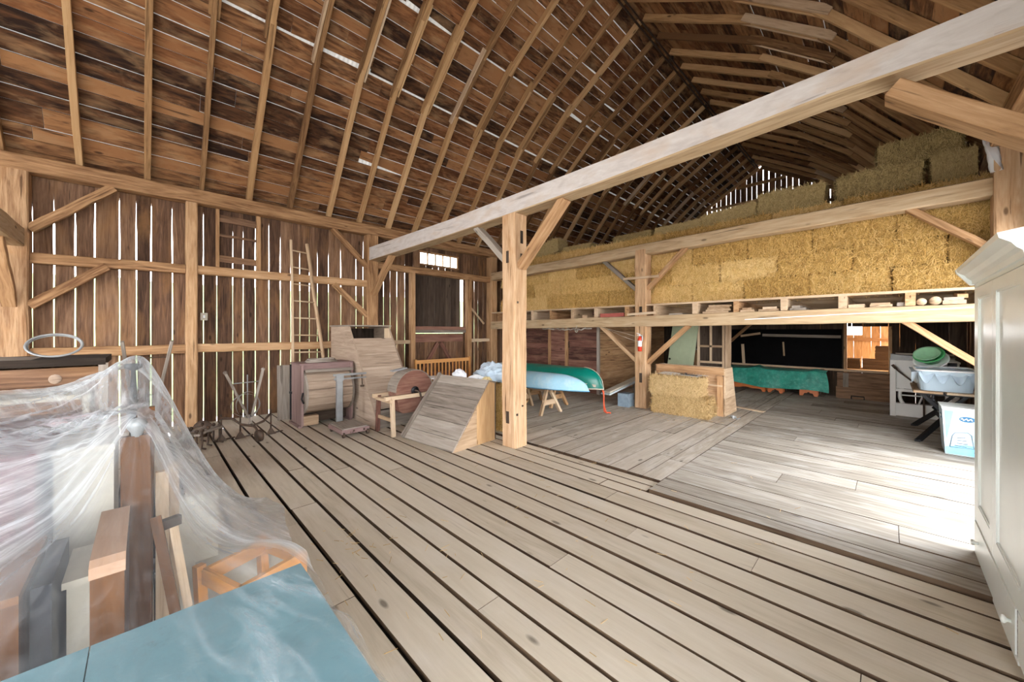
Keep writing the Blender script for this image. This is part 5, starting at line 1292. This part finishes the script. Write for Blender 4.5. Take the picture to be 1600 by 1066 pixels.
m=MB(); m.bar((-.028,2.50,0),(-.032,2.50,1.155),.102,.04,up=(0,1,0),ch=.004,segs=4,jit=.002); obj('board',m,M['brown'],t)
m=MB(); m.lathe([(.0,0),(.02,0),(.022,.02),(.036,.045),(.038,.06),(.028,.08),(0,.088)],(-.03,2.50,1.15),n=18); obj('finial',m,M['greymetal'],t,label='shiny grey round finial')
t=thing('carved_armrest','brown wooden arm box with a rounded front edge left of the tall bed post board','armrest',(-.095,2.2,0))
m=MB(); P=[(1.93,0),(1.93,.79),(1.94,.82),(1.965,.835),(2.46,.835),(2.46,0)]; m.prism([(-.138,a,b) for a,b in P],(.083,0,0),L=(0,0,1)); obj('panel',m,M['brown'],t)
m=MB(); m.prism([(-.141,1.926,.79),(-.141,1.936,.826),(-.141,1.965,.843),(-.141,2.462,.843),(-.141,2.462,.836),(-.141,1.965,.836),(-.141,1.941,.82)],(.089,0,0),L=(0,1,0)); obj('arm_top',m,M['brownlight'],t,label='lighter top of the arm')
t=thing('grey_cabinet','pale grey cabinet under the plastic between the maroon dresser and the bed post','cabinet',(-.2,2.8,0))
m=MB(); m.box(-.295,-.11,2.62,3.05,0,1.08,L=(0,0,1)); obj('body',m,M['cream'],t)
m=MB(); m.box(-.30,-.105,2.60,3.07,1.08,1.11); obj('top',m,M['cream'],t)
t=thing('cream_cupboard','small narrow cream cupboard under the plastic left of the rounded arm box','cupboard',(-.18,2.3,0))
m=MB(); m.box(-.212,-.146,2.16,2.44,0,.69,L=(0,0,1)); obj('body',m,M['cream'],t)
m=MB(); m.box(-.222,-.144,2.14,2.45,.69,.715); obj('top',m,M['cream'],t)
m=MB(); m.box(-.275,-.228,2.0,2.4,0,.79,L=(0,0,1)); obj('dark_panel',m,plain('dark_navy',(.008,.010,.016),.5),label='narrow dark navy panel under the plastic left of the cream cupboard',cat='panel')
m=MB(); m.box(-.72,-.285,1.92,2.36,0,.80,L=(0,0,1)); o=obj('brown_side_chest',m,M['brown'],label='brown chest side at the left edge under the plastic sheet',cat='chest')
m=MB(); m.box(-.74,-.282,1.9,2.38,.80,.825); obj('top',m,M['brown'],o)
# chair frames
def chair(lab,c,rz,mat,h=.44,w=.40,back=.88):
    t=thing('wooden_chair',lab,'chair',(c[0],c[1],0),rz)
    P=lambda n,mm,mt=mat:obj(n,mm,M[mt],t,world=False)
    for x in (-w/2,w/2):
        m=MB(); m.bar((x,-w/2,0),(x,-w/2,h),.04,.04,up=(0,1,0)); P('leg',m)
        m=MB(); m.bar((x,w/2,0),(x,w/2+.05,back),.04,.045,up=(0,1,0)); P('leg',m)
    for y in (-w/2,w/2):
        m=MB(); m.bar((-w/2,y,h-.03),(w/2,y,h-.03),.025,.07); P('seat_rail',m)
    for x in (-w/2,w/2):
        m=MB(); m.bar((x,-w/2,h-.03),(x,w/2,h-.03),.025,.07); P('seat_rail',m); m=MB(); m.bar((x,-w/2,.18),(x,w/2,.18),.02,.03); P('stretcher',m)
    if back>h+.1:
        for z in (back-.05,back-.2):
            m=MB(); m.bar((-w/2,w/2+.045,z),(w/2,w/2+.045,z),.02,.07); P('back_slat',m)
    return t
chair('orange brown seatless wooden chair frame under the right part of the plastic sheet',(.40,2.30),math.radians(20),'orange',h=.46,w=.30,back=.47)
t=thing('pale_box_frame','cream painted wooden frame panel under the plastic right of the tall bed post board','frame',(.16,2.62,0))
m=MB(); m.bar((.06,2.62,0),(.06,2.62,.93),.05,.04,up=(0,1,0)); m.bar((.11,2.75,0),(.11,2.75,.93),.04,.04,up=(0,1,0)); obj('upright',m,M['tan'],t)
m=MB(); m.box(.13,.30,2.75,2.78,0,.72,L=(0,0,1)); obj('panel',m,M['cream'],t)
t=thing('folded_chair','folded brown wooden deck chair leaning beside the tall bed post board','folding chair',(.09,2.2,0))
m=MB(); m.bar((.16,1.95,.0),(.03,2.24,.84),.035,.05,up=(0,1,0)); obj('leg',m,M['brown'],t)
m=MB(); m.bar((.19,2.05,.0),(.085,2.27,.80),.03,.045,up=(0,1,0)); obj('leg',m,M['tan'],t)
m=MB(); m.bar((.12,1.98,.26),(.24,1.98,.26),.04,.04); m.bar((.03,2.22,.80),(.11,2.25,.80),.03,.04); obj('cross_rail',m,M['dark'],t)
m=MB(); m.box(.20,.62,2.62,3.0,0,.34); obj('white_carton',m,M['cream'],label='low cream box on the floor under the right part of the plastic sheet',cat='box')
t=thing('candle_lamp','dark slender lamp stand under the highest peak of the plastic sheet','lamp stand',(-.06,3.6,0))
m=MB(); m.lathe([(.0,0),(.14,0),(.14,.02),(.02,.05),(.014,.9),(.03,1.05),(.035,1.12),(.02,1.2),(.012,1.38),(.045,1.40),(.045,1.425),(0,1.43)],(-.06,3.6,0),n=18); obj('stand',m,M['blackiron'],t)
t=thing('white_shelf','pale shelf unit under the back of the plastic sheet','shelf',(-.45,3.75,0))
m=MB(); m.box(-.95,-.25,3.56,3.95,1.22,1.25); m.box(-.95,-.25,3.56,3.95,.5,.53); obj('shelf_board',m,M['cream'],t)
for x in (-.93,-.27):
    m=MB(); m.box(x-.015,x+.015,3.56,3.95,0,1.22,L=(0,0,1)); obj('side',m,M['cream'],t)
m=MB(); m.prism([(-.36,2.95,1.152),(-.18,2.95,1.152),(-.20,3.2,1.152),(-.36,3.2,1.152)],(0,0,.02)); obj('pink_paper',m,plain('pale_pink_paper',(.75,.60,.62),.7),label='pale pink folder lying on the maroon dresser under the plastic',cat='folder')
m=MB(); m.bar((-.01,2.83,0),(0.0,2.83,1.235),.07,.05,up=(0,1,0)); obj('back_bed_post',m,M['brown'],label='second brown bed post standing just behind the tall one',cat='bed post')
# the clear sheet itself: a thin-plate surface over the things it lies on
ctl=[]
for x in (-1.1,-.75,-.4,0,.3,.45):
    for y in (.5,.9,1.3,1.66): ctl.append((x,y,.712))
for x in (-1.1,-.75,-.4): ctl+= [(x,1.9,.86),(x,2.15,.98),(x,2.43,1.165),(x,2.8,1.18),(x,3.2,1.19),(x,3.55,1.27),(x,3.75,1.28),(x,3.98,1.27)]
ctl+=[(-.15,1.98,.885),(-.06,1.93,.87),(-.25,2.2,.95),(-.15,2.43,1.17),(-.15,2.8,1.18),(-.15,3.2,1.19),(-.03,2.5,1.255),(-.0,2.83,1.262),(-.02,3.15,1.22),(-.06,3.55,1.462),(-.06,3.66,1.462),(-.2,3.7,1.35),(-.06,3.98,1.36),(.01,3.6,1.45),
 (.02,1.95,.83),(-.03,2.2,.98),(.10,2.0,.79),(.14,2.3,.89),(.14,2.6,.985),(.2,2.9,.84),(.12,3.2,1.0),(.16,3.6,1.08),(.12,3.98,1.1),
 (.30,1.9,.735),(.45,1.85,.72),(.30,2.2,.70),(.30,2.55,.76),(.36,2.9,.62),(.42,3.3,.50),(.40,3.8,.45),(.52,2.05,.58),(.55,2.3,.53),(.62,2.7,.42),(.75,3.2,.30),(.85,3.8,.22),(.62,3.98,.26),
 (.53,.6,.60),(.53,1.0,.60),(.53,1.4,.60),(.53,1.7,.60),(.9,2.0,.22),(1.0,2.8,.12),(1.1,3.6,.06)]
C=np.array(ctl); n=len(C)
def U(r2): return np.where(r2>1e-12,r2*np.log(np.maximum(r2,1e-12)),0)
d2=((C[:,None,:2]-C[None,:,:2])**2).sum(-1); K=U(d2)+np.eye(n)*.0012
P_=np.hstack([np.ones((n,1)),C[:,:2]]); Amat=np.block([[K,P_],[P_.T,np.zeros((3,3))]]); sol=np.linalg.solve(Amat,np.concatenate([C[:,2],np.zeros(3)]))
def hem(y):      # right-hand edge of the sheet
    T=[(.4,.50),(1.68,.50),(1.85,.52),(2.05,.53),(2.3,.565),(2.6,.62),(3.0,.70),(3.45,.80),(3.7,.72),(3.85,.5),(4.0,.14)]
    for (a,b),(c,e) in zip(T[:-1],T[1:]):
        if y<=c: return b+(e-b)*(y-a)/(c-a)
    return T[-1][1]
nu,nv=190,230
ys=np.linspace(.5,3.98,nv+1); us=np.linspace(0,1,nu+1)
X=np.array([[-1.1+(hem(y)+1.1)*u for u in us] for y in ys]); Y=np.repeat(ys[:,None],nu+1,1)
pts=np.stack([X.ravel(),Y.ravel()],1)
Z=np.concatenate([ (U(((p[:,None,:]-C[None,:,:2])**2).sum(-1))@sol[:n]) for p in np.array_split(pts,40)])+sol[n]+pts@sol[n+1:]
Z=Z.reshape(X.shape)
m=MB(); SU=[]; pk=((-.03,2.5),(-.06,3.6),(-.0,2.83))
for j in range(nv+1):
    for i in range(nu+1):
        x,y,z=X[j,i],Y[j,i],Z[j,i]
        if y<1.70 and x<.452: z=max(z,.706)
        w=0
        for q,(px,py) in enumerate(pk):
            dx,dy=x-px,y-py; r=math.hypot(dx,dy); th=math.atan2(dy,dx)
            f=math.exp(-((r-.35)/.38)**2) if r<.35 else math.exp(-((r-.35)/.55)**2)
            a=mnoise.noise(V((math.cos(th)*7,math.sin(th)*7,q*9)))+.5*mnoise.noise(V((math.cos(th)*17,math.sin(th)*17,q*5+r)))
            w+=.026*f*a*min(1,r/.12)
        w+=.006*mnoise.noise(V((x*7,y*9,1)))+.004*abs(mnoise.noise(V((x*16+y*5,y*12,4))))
        if y<1.7: w=abs(w)*.6+.010*max(0,mnoise.noise(V((x*5+y*2,y*6-x*3,2)))-.12)
        m.v.append(V((x,y,max(z+w,.02)))); SU.append((math.atan2(x+.03,-(y-2.5)),math.hypot(x+.03,y-2.5)))
for j in range(nv):
    for i in range(nu):
        a=j*(nu+1)+i; m.face((a,a+1,a+nu+2,a+nu+1),[SU[q] for q in (a,a+1,a+nu+2,a+nu+1)],.5,0,True)
def clear():
    mt,t,o=nt('clear_plastic_film'); tr=nd(t,'ShaderNodeBsdfTransparent',{0:(.96,.975,.98,1)})
    tc=nd(t,'ShaderNodeTexCoord').outputs['Object']
    n1=nd(t,'ShaderNodeTexNoise',{'Vector':nd(t,'ShaderNodeMapping',{0:tc,3:(5,5,5)}).outputs[0],'Scale':1.5,'Detail':7,'Roughness':.65,'Distortion':1.2}).outputs[0]
    n2=nd(t,'ShaderNodeTexNoise',{'Vector':nd(t,'ShaderNodeMapping',{0:tc,3:(14,30,14)}).outputs[0],'Scale':2,'Detail':5,'Roughness':.6,'Distortion':2}).outputs[0]
    bp=nd(t,'ShaderNodeBump',{'Strength':.6,'Distance':.02,'Height':n2}).outputs[0]
    g=nd(t,'ShaderNodeBsdfGlossy',{'Color':(1,1,1,1),'Roughness':.07}); t.links.new(bp,g.inputs['Normal'])
    df=nd(t,'ShaderNodeBsdfDiffuse',{'Color':(.80,.86,.90,1)}); tl=nd(t,'ShaderNodeBsdfTranslucent',{'Color':(.82,.88,.93,1)})
    milk=nd(t,'ShaderNodeMixShader',{0:.5,1:df.outputs[0],2:tl.outputs[0]}).outputs[0]
    uv=nd(t,'ShaderNodeUVMap',uv_map='UVMap').outputs[0]
    n3=nd(t,'ShaderNodeTexNoise',{'Vector':nd(t,'ShaderNodeMapping',{0:uv,3:(9,1.1,1)}).outputs[0],'Scale':1.6,'Detail':6,'Roughness':.7,'Distortion':.4}).outputs[0]
    n4=nd(t,'ShaderNodeTexNoise',{'Vector':tc,'Scale':2.2,'Detail':2}).outputs[0]
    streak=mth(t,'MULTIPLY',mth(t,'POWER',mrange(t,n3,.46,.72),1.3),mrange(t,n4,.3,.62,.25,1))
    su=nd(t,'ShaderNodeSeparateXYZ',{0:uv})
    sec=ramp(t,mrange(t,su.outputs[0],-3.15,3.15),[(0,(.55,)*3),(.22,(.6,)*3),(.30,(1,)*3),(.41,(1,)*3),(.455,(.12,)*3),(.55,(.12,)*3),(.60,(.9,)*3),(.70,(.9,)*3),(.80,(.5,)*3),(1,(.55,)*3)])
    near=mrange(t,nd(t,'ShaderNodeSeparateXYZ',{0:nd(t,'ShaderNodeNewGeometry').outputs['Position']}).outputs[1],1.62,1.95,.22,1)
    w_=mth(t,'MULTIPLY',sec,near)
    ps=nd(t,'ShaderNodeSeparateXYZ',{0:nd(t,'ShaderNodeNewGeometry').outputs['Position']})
    table_glint=mth(t,'MULTIPLY',mrange(t,ps.outputs[1],1.55,1.7,1,0),mrange(t,ps.outputs[0],.0,.3,.1,1))  # white streaks over the table, painted in for film glints
    streak=mth(t,'MULTIPLY',streak,mth(t,'ADD',mth(t,'ADD',mth(t,'MULTIPLY',w_,1.35),.08),mth(t,'MULTIPLY',table_glint,1.1)))
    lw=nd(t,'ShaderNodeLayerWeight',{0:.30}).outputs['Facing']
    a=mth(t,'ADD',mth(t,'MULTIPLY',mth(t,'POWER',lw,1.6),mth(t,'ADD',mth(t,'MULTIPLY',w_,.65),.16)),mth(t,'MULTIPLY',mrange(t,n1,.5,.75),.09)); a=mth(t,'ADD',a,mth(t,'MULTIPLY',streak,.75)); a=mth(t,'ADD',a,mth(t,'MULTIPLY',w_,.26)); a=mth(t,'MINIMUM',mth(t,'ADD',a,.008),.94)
    s=nd(t,'ShaderNodeMixShader',{0:a,1:tr.outputs[0],2:milk}).outputs[0]
    fr=nd(t,'ShaderNodeFresnel',{0:1.45}); t.links.new(bp,fr.inputs['Normal'])
    s=nd(t,'ShaderNodeMixShader',{0:mth(t,'MINIMUM',mth(t,'MULTIPLY',fr.outputs[0],.22),.8),1:s,2:g.outputs[0]}).outputs[0]
    t.links.new(s,o.inputs[0]); return mt
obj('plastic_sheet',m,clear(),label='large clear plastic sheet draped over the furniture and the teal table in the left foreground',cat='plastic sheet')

# bits of straw and twigs on the planks
m=MB(); rr=random.Random(3)
for cx,cy,n,sp in ((1.15,2.85,40,.25),(3.2,1.3,25,.8),(2.2,4.4,30,.9),(1.6,1.7,25,.5),(3.2,3.0,30,.6),(6.9,3.0,60,.35),(7.2,2.2,40,.3)):
    for k in range(n):
        x,y=cx+rr.gauss(0,sp),cy+rr.gauss(0,sp); a=rr.uniform(0,6.3); L=rr.uniform(.02,.08); zz=.004 if x<3.66 else .026
        m.bar((x,y,zz),(x+L*math.cos(a),y+L*math.sin(a),zz+.003),.003,.002)
obj('straw_litter',m,M['haytan'],label='scattered bits of straw and twigs on the plank floor',cat='straw',kind='stuff')
